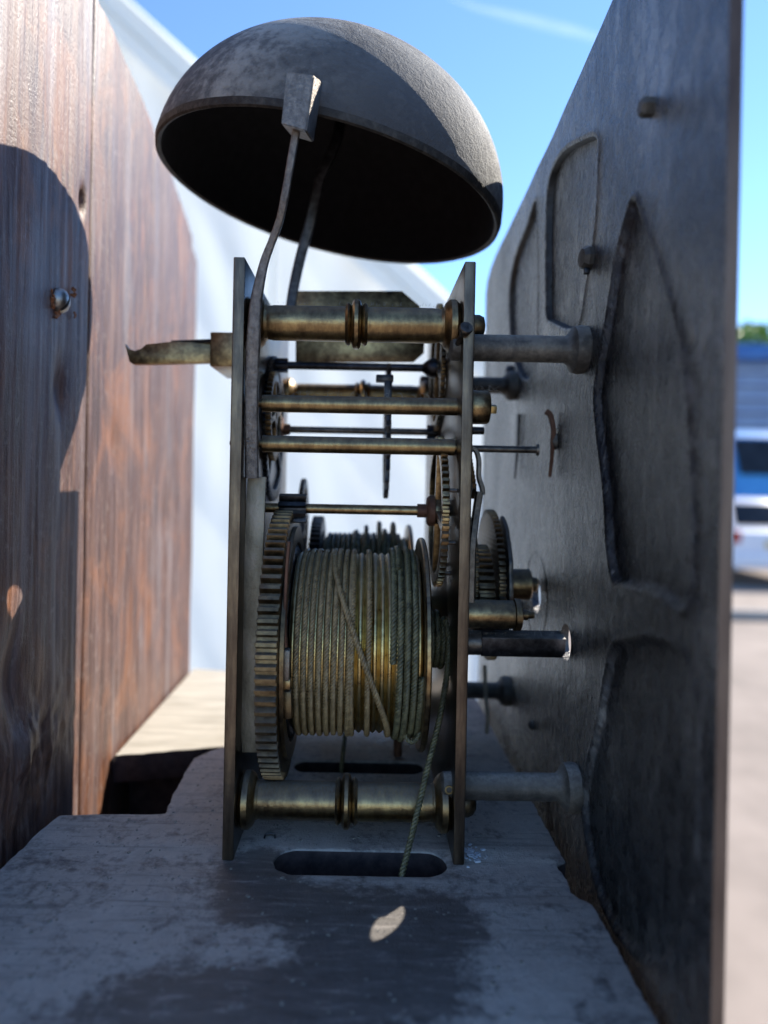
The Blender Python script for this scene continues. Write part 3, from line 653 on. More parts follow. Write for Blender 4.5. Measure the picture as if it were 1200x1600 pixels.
# ------------------------------------------------------------------ the dial, seen from its back
def dial():
    root = thing('clock_dial', (XD, 0.24, -0.16), 'large dark metal dial seen from its back, edge on at right, with cast recesses', 'clock dial')
    ya, yb = 0.1222, 0.3710; zb = -0.158
    cen = onX(838, 930, XD); win = onX(884, 1003, XD); win2 = Vector((XD, 2 * cen.y - win.y, win.z))
    slot = onX(812, 680, XD)
    holes = [(cen.y, cen.z, 0.0062), (win.y, win.z, 0.0055), (win2.y, win2.z, 0.0034)]
    def px(L):
        return np.array([[onX(u, v, XD).y, onX(u, v, XD).z] for u, v in L])
    def curve(L, k=6):
        P = px(L); Q = [Vector((a, b, 0)) for a, b in P]; Q2 = Q[-2:] + Q + Q[:2]
        S = spline(Q2, k); return np.array([[q.x, q.y] for q in S[k * 2:-(k * 2)]])
    recs = [(curve([(856, 500), (854, 430), (854, 330), (860, 275), (878, 240), (905, 222), (932, 216), (933, 260), (928, 350), (915, 440), (903, 505), (880, 512)]), 0.0019),
            (curve([(838, 316), (824, 350), (806, 400), (797, 450), (797, 500), (801, 545), (812, 585), (828, 590), (838, 540), (840, 420)]), 0.0019),
            (curve([(992, 315), (978, 345), (962, 410), (948, 500), (936, 570), (930, 620), (936, 690), (945, 770), (950, 850), (960, 905), (990, 915), (1025, 925), (1050, 942), (1070, 946), (1078, 900), (1078, 780), (1070, 640), (1060, 540), (1042, 470), (1020, 400)]), 0.0014),
            (curve([(962, 1008), (946, 1060), (934, 1130), (918, 1200), (912, 1260), (920, 1330), (938, 1400), (975, 1470), (1030, 1500), (1075, 1400), (1085, 1250), (1085, 1100), (1060, 1020), (1010, 1000)]), 0.0013)]
    def topz(y):
        xs = [0.10, 0.117, 0.15, 0.184, 0.234, 0.2956, 0.340, 0.358, 0.367, 0.3715]; zs = [0.142, 0.138, 0.131, 0.1253, 0.1193, 0.1142, 0.111, 0.1085, 0.1045, 0.098]
        return np.interp(y, xs, zs)
    nY, nZ = 470, 470
    Yg = np.linspace(ya, yb, nY)[None, :] * np.ones((nZ, 1)); T = np.linspace(0, 1, nZ)[:, None]
    Zg = zb + T * (topz(Yg) - zb)
    # snap the nearest vertices onto the hole circles
    for cy, cz, r in holes:
        dy, dz = Yg - cy, Zg - cz; d = np.hypot(dy, dz) + 1e-9; c = 0.00057
        band = np.abs(d - r) < c * 0.72; k = np.where(band, r / d, 1.0); Yg = cy + dy * k; Zg = cz + dz * k
    def sdf(P, yy, zz):
        d = np.full(yy.shape, 1e9); ins = np.zeros(yy.shape, bool)
        for i in range(len(P)):
            a = P[i]; b = P[(i + 1) % len(P)]; ab = b - a; L = ab.dot(ab) + 1e-15
            t = np.clip(((yy - a[0]) * ab[0] + (zz - a[1]) * ab[1]) / L, 0, 1)
            d = np.minimum(d, np.hypot(yy - a[0] - t * ab[0], zz - a[1] - t * ab[1]))
            c = ((a[1] > zz) != (b[1] > zz)); den = (b[1] - a[1]) if abs(b[1] - a[1]) > 1e-12 else 1e-12
            ins ^= c & (yy < (b[0] - a[0]) * (zz - a[1]) / den + a[0])
        return np.where(ins, -d, d)
    for P, dp in recs[:2]:                                            # bring vertices onto the two lines of each step
        s = sdf(P, Yg, Zg); k = np.where(np.abs(s + 0.0003) < 0.00068)
        y, z = Yg[k], Zg[k]; s0 = s[k]; e = 1e-5
        gy = (sdf(P, y + e, z) - s0) / e; gz = (sdf(P, y, z + e) - s0) / e; nn = np.hypot(gy, gz) + 1e-9
        near0 = np.abs(s0) < np.abs(s0 + 0.0006); d = np.where(near0, -s0, -0.0006 - s0); ok = np.abs(d) < 0.00034
        Yg[k] = y + np.where(ok, d * gy / nn, 0); Zg[k] = z + np.where(ok, d * gz / nn, 0)
    H = np.zeros_like(Yg)
    for P, dp in recs:
        s = sdf(P, Yg, Zg); wd = 0.0006 if dp > 0.0015 else 0.0021; t = np.clip((0.00002 + (wd - 0.0006) * 0.4 - s) / wd, 0, 1); H += dp * t * t * (3 - 2 * t)
        H -= 0.0003 * np.exp(-((s - 0.0011) / 0.0006) ** 2)       # the raised lip round each recess
    # a ring scribed round the centre hole
    dc = np.hypot(Yg - cen.y, Zg - cen.z); H += 0.0003 * np.exp(-((dc - 0.0150) / 0.0005) ** 2)
    wav = np.array([noise.noise(Vector((y * 45, z * 22, 0))) * 0.00022 + noise.noise(Vector((y * 120, z * 70, 7))) * 0.00006 for y, z in zip(Yg.ravel(), Zg.ravel())]).reshape(Yg.shape)
    X = XD + H + wav; WALL = (H > 0.00025) & (H < 0.0016)
    idx = np.arange(nY * nZ).reshape(nZ, nY)
    q = np.stack([idx[:-1, :-1], idx[:-1, 1:], idx[1:, 1:], idx[1:, :-1]], -1).reshape(-1, 4)
    yc = Yg.ravel()[q].mean(1); zc = Zg.ravel()[q].mean(1); keep = np.ones(len(q), bool)
    for cy, cz, r in holes: keep &= np.hypot(yc - cy, zc - cz) > r * 0.985
    q = q[keep]
    V1 = np.stack([X.ravel(), Yg.ravel(), Zg.ravel()], 1); V2 = V1.copy(); V2[:, 0] = XD + 0.0024
    off = len(V1); me_v = np.concatenate([V1, V2]); fs = [tuple(r_[::-1]) for r_ in q] + [tuple(r_ + off) for r_ in q]
    from collections import Counter
    ec = Counter()
    for a in q:
        for i in range(4): ec[tuple(sorted((int(a[i]), int(a[(i + 1) % 4]))))] += 1
    side = [(a, b, b + off, a + off) for (a, b), n_ in ec.items() if n_ == 1]
    me = pyd(me_v, fs + side); bm = bmesh.new(); bm.from_mesh(me)
    bmesh.ops.delete(bm, geom=[v for v in bm.verts if not v.link_faces], context='VERTS')
    me = from_bm(bm); o = link('dial_plate', me, ['dial', 'rim', 'enamel', 'recess_shade'], root, True, 60)
    for p in me.polygons:
        c = p.center; n_ = p.normal
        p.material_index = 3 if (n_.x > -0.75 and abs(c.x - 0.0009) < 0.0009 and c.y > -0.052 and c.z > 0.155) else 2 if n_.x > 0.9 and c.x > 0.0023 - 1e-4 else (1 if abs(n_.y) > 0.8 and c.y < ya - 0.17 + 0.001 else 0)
    # four feet with their pins
    for (v, Yf, xi, rr, lab) in ((545, 0.200, 697, 0.0038, 1), (1229, 0.200, 697, 0.0038, 1), (603, 0.292, 700, 0.0034, 0), (1080, 0.292, 700, 0.0034, 0)):
        z = W(820, v, Yf).z; xs = 0.0232 if Yf < 0.25 else 0.022
        L = XD - xs
        prof = [(0, 0), (0, rr * 0.75), (0.0007, rr * 0.98), (0.004, rr), (L - 0.0058, rr), (L - 0.0046, rr * 1.25), (L - 0.0036, rr * 1.72), (L - 0.0016, rr * 1.82), (L + 0.0002, rr * 1.75)]
        f = lathe('dial_foot', (xs, Yf, z), (1, 0, 0), prof, 'foot', root, 40, 40)
        if v == 545:
            a = W(727, 515, 0.1905); b = W(700, 565, 0.2045)
            d = (b - a)
            tube('taper_pin', [a - d * 0.02, a + d * 0.1, a + d * 0.16, b], [0.0013, 0.0013, 0.0009, 0.0004], 'steel', f, 14)
            lathe('pin_head', a - d.normalized() * 0.0012, d, [(0, 0), (0, 0.0017), (0.0004, 0.0019), (0.0022, 0.0016), (0.0022, 0)], 'steel', f, 20)
        if v == 1229:
            lathe('pin_hole', (0.0252, Yf - rr - 0.00015, z + 0.0003), (0, 1, 0), [(0, 0.0008), (0, 0.0012), (0.001, 0.0012), (0.001, 0.0008)], 'brass_bright', f, 20, 35, True)
    # studs, split pins, rivet
    c = onX(928, 404, XD + 0.001)
    s = lathe('stud', c + Vector((0.0015, 0, 0)), (-1, -0.1, 0), [(0, 0.0030), (0.0026, 0.0034), (0.0040, 0.0034), (0.0052, 0.0026), (0.0055, 0)], 'foot', root, 8, 30)
    box('lug', c + Vector((-0.0022, -0.0006, -0.0037)), (0.0016, 0.0016, 0.0018), 'steel_dark', s)
    c = onX(1022, 168, XD + 0.0005)
    lathe('stud', c + Vector((0.001, 0, 0)), (-1, 0, 0), [(0, 0.0021), (0.0034, 0.0022), (0.0042, 0.0016), (0.0042, 0)], 'foot', root, 6, 30)
    c = onX(868, 690, XD)
    s = lathe('rivet', c + Vector((0.001, 0, 0)), (-1, 0, 0), [(0, 0.0028), (0.0012, 0.0027), (0.0024, 0.0017), (0.0028, 0)], 'foot', root, 24)
    pl = spline([c + Vector((-0.003, 0.0008, 0.0098)), c + Vector((-0.0018, 0.0002, 0.0085)), c + Vector((-0.001, -0.0008, 0.004)), c + Vector((-0.0012, -0.001, 0)), c + Vector((-0.0012, -0.0004, -0.005)), c + Vector((-0.0015, 0.0006, -0.0115))], 6)
    n_ = len(pl); tube('split_pin', pl, [(0.0005 + 0.0004 * (1 - k / n_), 0.0012 * (1 - 0.7 * k / n_)) for k in range(n_)], 'rust', s, 10)
    c = onX(812, 690, XD)
    pl = [c + Vector((-0.0008, 0, 0.011)), c + Vector((-0.0009, 0, 0.0)), c + Vector((-0.0012, 0.0008, -0.009)), c + Vector((-0.0014, 0.0014, -0.015))]
    s = tube('flat_pin', pl, [(0.0006, 0.0022), (0.0006, 0.0022), (0.0005, 0.0013), (0.0003, 0.0004)], 'steel_dark', root, 10)
    c = onX(832, 1133, XD)
    lathe('rivet', c + Vector((0.001, 0, 0)), (-1, 0, 0), [(0, 0.0018), (0.0016, 0.0017), (0.0024, 0.0009), (0.0026, 0)], 'foot', root, 20)
    c = onX(800, 583, XD)
    lathe('rivet', c + Vector((0.001, 0, 0)), (-1, 0, 0), [(0, 0.0034), (0.003, 0.0032), (0.004, 0.0020), (0.004, 0)], 'steel_dark', root, 12)
dial()

# ------------------------------------------------------------------ the movement
def movement():
    root = thing('clock_movement', (0, 0.248, ZS), 'brass eight day longcase clock movement seen from the side with its bell on top', 'clock movement')
    zt, zb = 0.0601, ZS + 0.0002
    def pl(name, x0, x1, holes):
        L = [(YN, zb), (YF, zb), (YF, zt), (YN, zt)]
        return plateYZ(name, [L] + holes, (x0 + x1) / 2, x1 - x0, 'plate', root, 0.00035)
    ac = [(0.219, W(700, 1003, 0.219).z), (0.278, W(700, 1003, 0.219).z), (0.2485, -0.0357)]
    bp = pl('back_plate', bx0, bx1, [circle(0.26, 0.03, 0.006, 30)]); fp = pl('front_plate', fx0, fx1, [circle(0.246, 0.04, 0.005, 30)])
    # pillars
    def pillar(Y, z, r, ringx, end):
        fl = r * 1.5; x0, x1 = bx1 + 0.0001, fx0 - 0.0001; L = x1 - x0; rx = ringx - x0
        prof = [(0, fl * 0.86), (0.0010, fl), (0.0026, fl), (0.0038, fl * 0.86), (0.0044, r * 1.04), (0.0052, r * 0.95), (0.0068, r), (rx - 0.0034, r)]
        prof += [(L - 0.0075, r), (L - 0.0052, r * 0.95), (L - 0.0044, r * 1.04), (L - 0.0038, fl * 0.86), (L - 0.0026, fl), (L - 0.0010, fl), (L, fl * 0.86)]
        p = lathe('pillar', (x0, Y, z), (1, 0, 0), prof, 'turned', root, 48, 30)
        k = r * 1.0
        rp = [(-0.0032, k), (-0.0031, k * 1.12), (-0.0024, k * 1.22), (-0.0018, k * 1.14), (-0.0015, k * 1.02), (-0.0011, k * 1.30), (-0.0005, k * 1.42), (0.0005, k * 1.42), (0.0011, k * 1.30), (0.0015, k * 1.02), (0.0018, k * 1.14), (0.0024, k * 1.22), (0.0031, k * 1.12), (0.0032, k)]
        lathe('pillar_ring', (ringx, Y, z), (1, 0, 0), rp, 'brass', p, 48, 30)
        e = r * 0.68
        ep = [(-0.0002, e), (0.0028, e), (0.0040, e * 0.82), (0.0044, e * 0.4), (0.0044, 0)] if end == 'flat' else [(-0.0002, e), (0.002, e * 1.02), (0.0035, e * 0.85), (0.0044, e * 0.5), (0.0047, 0)]
        lathe('pillar_end', (fx1, Y, z), (1, 0, 0), ep, 'brass_dark', p, 28, 40)
    pillar(0.2025, W(557, 504, 0.2).z, 0.0050, W(557, 504, 0.2).x, 'flat')
    pillar(0.2025, W(540, 1258, 0.2).z, 0.0053, W(541, 1258, 0.2).x, 'round')
    pillar(0.290, W(567, 619, 0.29).z, 0.0047, W(567, 619, 0.29).x, 'flat')
    pillar(0.290, W(545, 1102, 0.29).z, 0.0050, W(548, 1102, 0.29).x, 'round')

    # great wheels and barrels
    def barrel(Y, z, xw, tw, rw, nt_, far):
        gw = wheel('great_wheel', xw + tw / 2, (Y, z), rw, nt_, 0.0020, tw, 'brass_dark' if not far else 'steel_dark', root, 4 if far else 0, 0.004, 0.022, 0.006, ph=0.5, bev=0.00022)
        x0, x1 = (-0.0200, 0.0171) if not far else (-0.0155, 0.0171)
        # grooved drum
        prof = [(0, 0.0262)]; n_ = int(round((x1 - x0) / 0.00207)); 
        for k in range(n_):
            for j in range(6): prof.append(((k + j / 6) * (x1 - x0) / n_, 0.0262 + 0.0009 * abs(math.sin(math.pi * (j / 6)))))
        prof.append((x1 - x0, 0.0262))
        d = lathe('barrel', (x0, Y, z), (1, 0, 0), prof, 'brass_bright', root, 64, 80)
        lathe('barrel_flange', (x1 + 0.0001, Y, z), (1, 0, 0), [(0, 0.002), (0, 0.0318), (0.0004, 0.0322), (0.0013, 0.0322), (0.0017, 0.0318), (0.0017, 0.002)], 'brass', d, 72)
        lathe('barrel_hub', (x1 + 0.0019, Y, z), (1, 0, 0), [(0, 0.0), (0, 0.0068), (0.0055, 0.0068), (0.0062, 0.005), (0.0062, 0)], 'brass_bright', d, 32)
        # ratchet disc between wheel and drum
        plateYZ('ratchet_wheel', [gear(Y, z, 0.0290, 30, 0.0022, 'saw'), circle(Y, z, 0.004, 20)], x0 - 0.0012, 0.0014, 'steel_dark', gw, 0.0001)
        lathe('barrel_arbor', (bx0 - 0.001, Y, z), (1, 0, 0), [(0, 0), (0, 0.002), (0.014, 0.002), (0.014, 0.0036), (0.0635, 0.0036), (0.0635, 0.0032), (fx1 - bx0 + 0.0, 0.0032), (fx1 - bx0 + 0.0, 0)], 'steel', d, 24)
        a = lathe('winding_arbor', (fx1, Y, z), (1, 0, 0), [(0, 0.0038), (0.0075, 0.0038), (0.0078, 0.0034), (0.0078, 0)], 'steel', root, 28)
        Lq = XD + 0.0008 - fx1 - 0.0075
        box('winding_square', (fx1 + 0.0075 + Lq / 2, Y, z), (Lq, 0.0063, 0.0063), 'steel_dark', a, Matrix.Rotation(R(12), 3, 'X'), 0.0003)
        return gw, d
    Ya, za = ac[0]; xw = -0.0272
    gw, dr = barrel(Ya, za, xw, 0.0056, 0.0404, 84, False)
    # side plate of the near great wheel with the click, its spring and a dark recess
    lathe('wheel_rim_disc', (xw + 0.0058, Ya, za), (1, 0, 0), [(0, 0.030), (0, 0.0352), (0.0010, 0.0350), (0.0010, 0.030)], 'brass_dark', gw, 72, 35, True)
    cs = [W(u, v, 0.1885) for u, v in ((452, 846), (449, 880), (446.5, 930), (445.5, 980), (447, 1010))]
    tube('click_spring', spline(cs, 6), [(0.00045, 0.0012)] * 25, 'rust', gw, 8)
    box('click', W(447.5, 1038, 0.1880), (0.0019, 0.0030, 0.0082), 'steel', gw, Matrix.Rotation(R(1), 3, 'Y'), 0.0003)
    box('click_block', W(448.5, 1068, 0.1888), (0.0021, 0.003, 0.0028), 'brass', gw, None, 0.0004)
    box('click_tail', W(450, 1100, 0.1900), (0.0022, 0.003, 0.0075), 'brass_dark', gw, Matrix.Rotation(R(-3), 3, 'Y'), 0.0005)
    barrel(0.283, za, -0.0203, 0.0040, 0.0350, 78, True)

    # flat stained strip inside the back plate (hammer spring)
    sp = [(380, 1176), (378, 1120), (381, 1000), (385, 860), (390, 745)]
    wd_ = [14, 16, 17, 16, 15]
    L = [W(u + 12 - w_, v, 0.2005) for (u, v), w_ in zip(sp, wd_)] + [W(u + 12 + w_ * 0.9, v, 0.2005) for (u, v), w_ in reversed(list(zip(sp, wd_)))]
    Lr = [(p.x, p.z) for p in L]
    plateXZ('hammer_spring', [Lr], 0.2012, 0.0016, 'strip', root, 0.0003)

    # arbors
    def arbor(name, u0, u1, v, Y, r, m='steel', ends=True):
        a, b = W(u0, v, Y), W(u1, v, Y); z = W(555, v, Y).z; x0, x1 = a.x, b.x
        pr = [(0, 0), (0, r * 0.5), (0.0012, r * 0.5), (0.0012, r), (x1 - x0 - 0.0012, r), (x1 - x0 - 0.0012, r * 0.5), (x1 - x0, r * 0.5), (x1 - x0, 0)] if ends else [(0, 0), (0, r), (x1 - x0, r), (x1 - x0, 0)]
        return lathe(name, (x0, Y, z), (1, 0, 0), pr, m, root, 24), z
    X = lambda u, v, Y: W(u, v, Y).x
    # two brass rods in front: lifting piece arbors
    Y = 0.2035
    a, z = arbor('lifting_arbor', 404, 720, 633, Y, 0.0025, 'turned')
    lathe('collar', (fx1 + 0.0004, Y, z), (1, 0, 0), [(0, 0), (0, 0.0046), (0.0006, 0.0049), (0.0052, 0.0048), (0.0058, 0.0044), (0.0058, 0)], 'brass', a, 32)
    box('square_end', (fx1 + 0.0072, Y, z - 0.0004), (0.0024, 0.0022, 0.0022), 'brass_bright', a, Matrix.Rotation(R(20), 3, 'X'), 0.0002)
    a, z = arbor('hammer_arbor', 404, 716, 696, Y, 0.0024, 'turned')
    lathe('pivot', (bx0 - 0.0022, Y, z), (1, 0, 0), [(0, 0), (0, 0.0006), (0.0006, 0.0009), (0.0014, 0.0007), (0.0024, 0.0007), (0.0024, 0)], 'steel', a, 14)
    lathe('shoulder', (fx0 - 0.0024, Y, z), (1, 0, 0), [(0, 0), (0, 0.0011), (0.0023, 0.0011), (0.0023, 0)], 'steel_dark', a, 14)
    # dark upper arbor (fly)
    Yf_ = 0.252
    a, z = arbor('fly_arbor', 408, 712, 573, Yf_, 0.0014, 'steel_dark')
    pinion('pinion', X(421, 573, Yf_), X(450, 573, Yf_), (Yf_, z), 0.0026, 8, 'steel_dark', a)
    lathe('collet', (X(660, 573, Yf_), Yf_, z), (1, 0, 0), [(0, 0.0014), (0.0012, 0.0024), (0.0030, 0.0036), (0.0048, 0.0036), (0.0048, 0.001)], 'steel_dark', a, 24)
    w3 = wheel('train_wheel', X(683, 573, Yf_), (Yf_, z), 0.0225, 60, 0.0015, 0.0015, 'brass_dark', root, 4, 0.002, 0.003, 0.0018)
    pinion('pinion', X(690, 573, Yf_), X(705, 573, Yf_), (Yf_, z), 0.0026, 8, 'steel_dark', a)
    # fly vane: a brass blade with clipped corners, in front of the far pillar
    Yv = 0.262; c = [(462, 455), (628, 455), (655, 478), (664, 520), (662, 552), (646, 566), (462, 566)]
    fv = plateXZ('fly_vane', [[(W(u, v, Yv).x, W(u, v, Yv).z) for u, v in c]], Yv, 0.0008, 'brass', root, 0.0001)
    lathe('vane_tube', (W(462, 512, Yv).x, Yv - 0.0004, W(560, 512, Yv).z), (1, 0, 0), [(0, 0), (0, 0.0014), (W(662, 512, Yv).x - W(462, 512, Yv).x, 0.0014), (W(662, 512, Yv).x - W(462, 512, Yv).x, 0)], 'brass_dark', fv, 16)
    # escape wheel arbor
    Ye = 0.256
    a, z = arbor('escape_arbor', 432, 708, 673, Ye, 0.0012, 'steel')
    lathe('collet', (X(436, 673, Ye), Ye, z), (1, 0, 0), [(0, 0.001), (0, 0.0044), (0.0014, 0.0044), (0.0018, 0.0022), (0.0040, 0.0019), (0.0040, 0.001)], 'rust', a, 28)
    pinion('pinion', X(667, 673, Ye), X(702, 673, Ye), (Ye, z), 0.0027, 8, 'steel_dark', a)
    wheel('escape_wheel', X(604.5, 673, Ye), (Ye, z), 0.0245, 30, 0.0028, 0.0016, 'steel_dark', root, 4, 0.0022, 0.003, 0.0018, 'escape')
    wheel('train_wheel', X(428, 673, Ye) , (Ye, z), 0.0262, 66, 0.0016, 0.0016, 'steel_dark', root, 4, 0.0024, 0.0055, 0.0022, ph=0.9)
    bm = bmesh.new(); p = W(606, 600, 0.235)
    add_box(bm, W(601, 592, 0.235), (0.0058, 0.004, 0.0024), None, 0.0004); add_box(bm, W(606, 622, 0.235), (0.0026, 0.004, 0.0115), None, 0.0004)
    link('pallet', from_bm(bm), 'steel_dark', root)
    box('crutch_foot', W(606, 655, 0.235), (0.0013, 0.002, 0.009), 'steel_dark', root)
    # second wheel on the left, below the dark pinion, and the ball seen beyond it
    wheel('train_wheel', X(423, 640, 0.228), (0.236, W(423, 650, 0.236).z), 0.0150, 48, 0.0014, 0.0018, 'brass_dark', root, 4, 0.002, 0.004, 0.002, ph=0.2)
    # pin wheel arbor
    Yp = 0.218
    a, z = arbor('pin_wheel_arbor', 408, 702, 796, Yp, 0.00150, 'brass')
    pinion('pinion', X(437, 796, Yp), X(479, 796, Yp), (Yp, z), 0.0046, 8, 'steel_dark', a)
    lathe('collet', (X(652, 796, Yp), Yp, z), (1, 0, 0), [(0, 0.001), (0, 0.0021), (0.0028, 0.0021), (0.0029, 0.0040), (0.0036, 0.0047), (0.0052, 0.0047), (0.0054, 0.001)], 'rust', a, 32)
    xr = X(684, 796, Yp)
    pw = wheel('pin_wheel', xr, (Yp, z), 0.0232, 64, 0.0015, 0.0020, 'brass', root, 4, 0.0026, 0.004, 0.002, ph=0.2)
    lathe('arbor_end', (xr + 0.001, Yp, z), (1, 0, 0), [(0, 0), (0, 0.0016), (0.003, 0.0016), (0.003, 0.001), (fx0 - xr - 0.001, 0.001), (fx0 - xr - 0.001, 0)], 'steel_dark', a, 16)
    for k in range(8):
        t = 2 * math.pi * k / 8 + 0.35; rr = 0.0195
        lathe('pin', (xr + 0.0009, Yp - rr * math.cos(t), z + rr * math.sin(t)), (1, 0, 0), [(0, 0.0006), (0.0033, 0.0006), (0.0035, 0.0004), (0.0035, 0)], 'steel', pw, 10)
    # far train: a further wheel and arbor glimpsed
    wheel('train_wheel', -0.0245, (0.2835, za + 0.030), 0.0200, 54, 0.0015, 0.0016, 'steel_dark', root, 4, 0.0022, 0.004, 0.002, ph=0.4)
    # lever seen inside the front plate
    tube('lever', spline([W(706, 700, 0.23), W(700, 735, 0.23), W(694, 760, 0.23), W(692, 790, 0.23)], 5), [(0.0006, 0.0016)] * 16, 'steel_dark', root, 8)

    # hammer
    hp = [(394, 747), (393.5, 700), (393, 650), (393.5, 600), (395, 555), (397, 515), (400, 475), (405, 445), (413, 410), (424, 380), (436, 348), (443, 318), (449, 285), (455, 250), (460, 222), (463, 206)]
    ys = [0.1965, 0.196, 0.195, 0.194, 0.193, 0.192, 0.1915, 0.191, 0.1905, 0.1895, 0.188, 0.186, 0.185, 0.184, 0.1835, 0.183]
    pts = [W(u, v, y) for (u, v), y in zip(hp, ys)]; pp = spline(pts, 5); n_ = len(pp)
    rad = []
    for k in range(n_):
        t = k / (n_ - 1); wv = 0.0019 - 0.0009 * min(1, max(0, (t - 0.3) / 0.3)); tv = 0.0014 - 0.0005 * min(1, max(0, (t - 0.3) / 0.3))
        j = 1 + 0.05 * noise.noise(pp[k] * 300); rad.append((wv * j, tv * j))
    arm = tube('hammer_arm', pp, rad, 'steel_rough', root, 16, 50)
    # head: a tapered block, its striking end towards the bell
    f = [(448, 112), (492, 119), (487, 207), (438, 201)]; bk = [(470, 110), (504, 126), (488, 220), (447, 203)]
    bm = bmesh.new(); yh = 0.1795
    A = [bm.verts.new(W(u, v, yh)) for u, v in [(447, 111), (491, 118), (479, 206), (439, 194)]]
    B = [bm.verts.new(W(u, v, yh + 0.009)) for u, v in [(474, 118), (505, 128), (490, 223), (454, 212)]]
    bm.faces.new(A); bm.faces.new(B[::-1])
    for i in range(4): bm.faces.new((A[i], B[i], B[(i + 1) % 4], A[(i + 1) % 4]))
    bmesh.ops.recalc_face_normals(bm, faces=bm.faces); bmesh.ops.bevel(bm, geom=bm.edges[:], offset=0.00035, segments=2, affect='EDGES')
    link('hammer_head', from_bm(bm), 'steel_rough', arm)
    # bell standard
    bp_ = [(452, 500, .262), (458, 455, .262), (470, 400, .261), (484, 350, .260), (494, 305, .259), (501, 275, .258), (516, 245, .257), (527, 215, .256), (533, 180, .256), (540, 130, .255), (548, 60, .255)]
    pp = spline([W(u, v, y) for u, v, y in bp_], 5)
    tube('bell_standard', pp, [(0.0019, 0.0011)] * len(pp), 'steel_dark', root, 12)

    # the bell
    c = W(515, 312, 0.253); Rb = 0.0617; ax = Vector((math.sin(R(11.5)), -0.01, math.cos(R(11.5)))).normalized()
    prof = []
    N = 40
    for k in range(N + 1):
        t = math.pi / 2 * k / N
        prof.append((Rb * 0.83 * math.sin(t), Rb * math.cos(t) if k < N else 0))
    th = 0.0021; inn = []
    for k in range(N + 1):
        t = math.pi / 2 * (1 - k / N); inn.append(((Rb * 0.83 - th) * math.sin(t) , (Rb - th) * math.cos(t) if k > 0 else 0))
    rimp = [(-0.0006, Rb - th * 0.6), (-0.0006, Rb - th * 0.4)] 
    bm = bmesh.new()
    add_lathe(bm, c, ax, [(0.0, Rb - th * 0.15)] + [(0.0016, Rb + 0.0001)] + prof[2:], 160)
    out = from_bm(bm)
    bell = bpy.data.meshes.new('m')
    bm = bmesh.new()
    full = [(0.0016, Rb + 0.0001)] + prof[2:]
    d, u, v = frame(ax); rings = []; seq = inn + [(-0.0004, Rb - th * 0.8), (-0.0008, Rb - th * 0.5), (-0.0004, Rb - th * 0.15)] + full
    seg = 180
    for a_, r_ in seq:
        if r_ <= 1e-7: rings.append([bm.verts.new(c + d * a_)])
        else: rings.append([bm.verts.new(c + d * a_ + (u * math.cos(2 * math.pi * k / seg) + v * math.sin(2 * math.pi * k / seg)) * (r_ + (0.00012 * noise.noise(Vector((k * 0.7, a_ * 800, 0))) if a_ < 0.004 else 0))) for k in range(seg)])
    nin = len(inn)
    for i, (A, B) in enumerate(zip(rings[:-1], rings[1:])):
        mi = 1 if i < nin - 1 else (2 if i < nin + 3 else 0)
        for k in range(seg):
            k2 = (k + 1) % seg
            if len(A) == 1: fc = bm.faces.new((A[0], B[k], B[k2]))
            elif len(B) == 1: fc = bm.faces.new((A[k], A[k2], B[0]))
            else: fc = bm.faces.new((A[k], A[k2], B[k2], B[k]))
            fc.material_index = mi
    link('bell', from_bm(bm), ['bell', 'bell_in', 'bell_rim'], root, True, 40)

    # back cock, reaching left behind the movement
    Yc = 0.246
    def cw(L, y): return [(W(u, v, y).x, W(u, v, y).z) for u, v in L]
    ck = plateXZ('back_cock', [cw([(197, 538), (203, 546), (212, 549), (222, 546), (230, 539), (268, 535), (330, 536), (330, 568), (240, 570), (210, 570), (204, 566)], Yc)], Yc, 0.003, 'brass', root, 0.0003)
    box('cock_foot', ((W(331, 549, Yc).x + bx0) / 2, Yc + 0.012, W(347, 548, Yc).z), (bx0 - W(331, 549, Yc).x, 0.030, 0.0118), 'brass', ck, None, 0.0004)
    plateXY('cock_top', [[(W(266, 535, Yc).x, Yc + 0.001), (W(331, 522, Yc).x, Yc - 0.003), (W(331, 522, Yc).x, Yc + 0.027), (W(300, 522, Yc).x, Yc + 0.014)]], W(300, 537, Yc).z + 0.0006, 0.0012, 'steel_dark', ck, 0.0001)
    # motion work in front of the front plate
    cy, cz = ac[2]
    wheel('hour_wheel', X(765, 850, 0.2485), (cy, cz), 0.0262, 72, 0.0015, 0.0022, 'brass_dark', root, 0, bore=0.003)
    wheel('motion_wheel', 0.0395, (0.2400, cz - 0.004), 0.0185, 42, 0.0015, 0.0050, 'brass_dark', root, 0, bore=0.002)
    wheel('bridge_disc', 0.0368, (cy, cz), 0.0235, 90, 0.0003, 0.0014, 'brass_dark', root, 0, bore=0.002)
    # snail: a spiral cam
    L = []
    for k in range(96):
        t = k / 96; st = math.floor(t * 12) / 12; L.append((cy + (0.0245 - 0.011 * st) * math.cos(2 * math.pi * t + 1.75), cz + (0.0245 - 0.011 * st) * math.sin(2 * math.pi * t + 1.75)))
    plateYZ('snail', [L, circle(cy, cz, 0.003, 20)], 0.0478, 0.0013, 'steel', root, 0.0001)
    lathe('hour_pipe', (0.0488, cy, cz), (1, 0, 0), [(0, 0), (0, 0.0054), (0.0098, 0.0054), (0.0101, 0.005), (0.0101, 0.0032), (0.006, 0.003), (0.006, 0)], 'brass', root, 40)
    lathe('cannon_pipe', (0.0548, cy, cz), (1, 0, 0), [(0, 0), (0, 0.0026), (0.0062, 0.0026), (0.0066, 0.0022), (0.0066, 0)], 'brass_dark', root, 24)
    Y = 0.2125; z = W(780, 960, Y).z
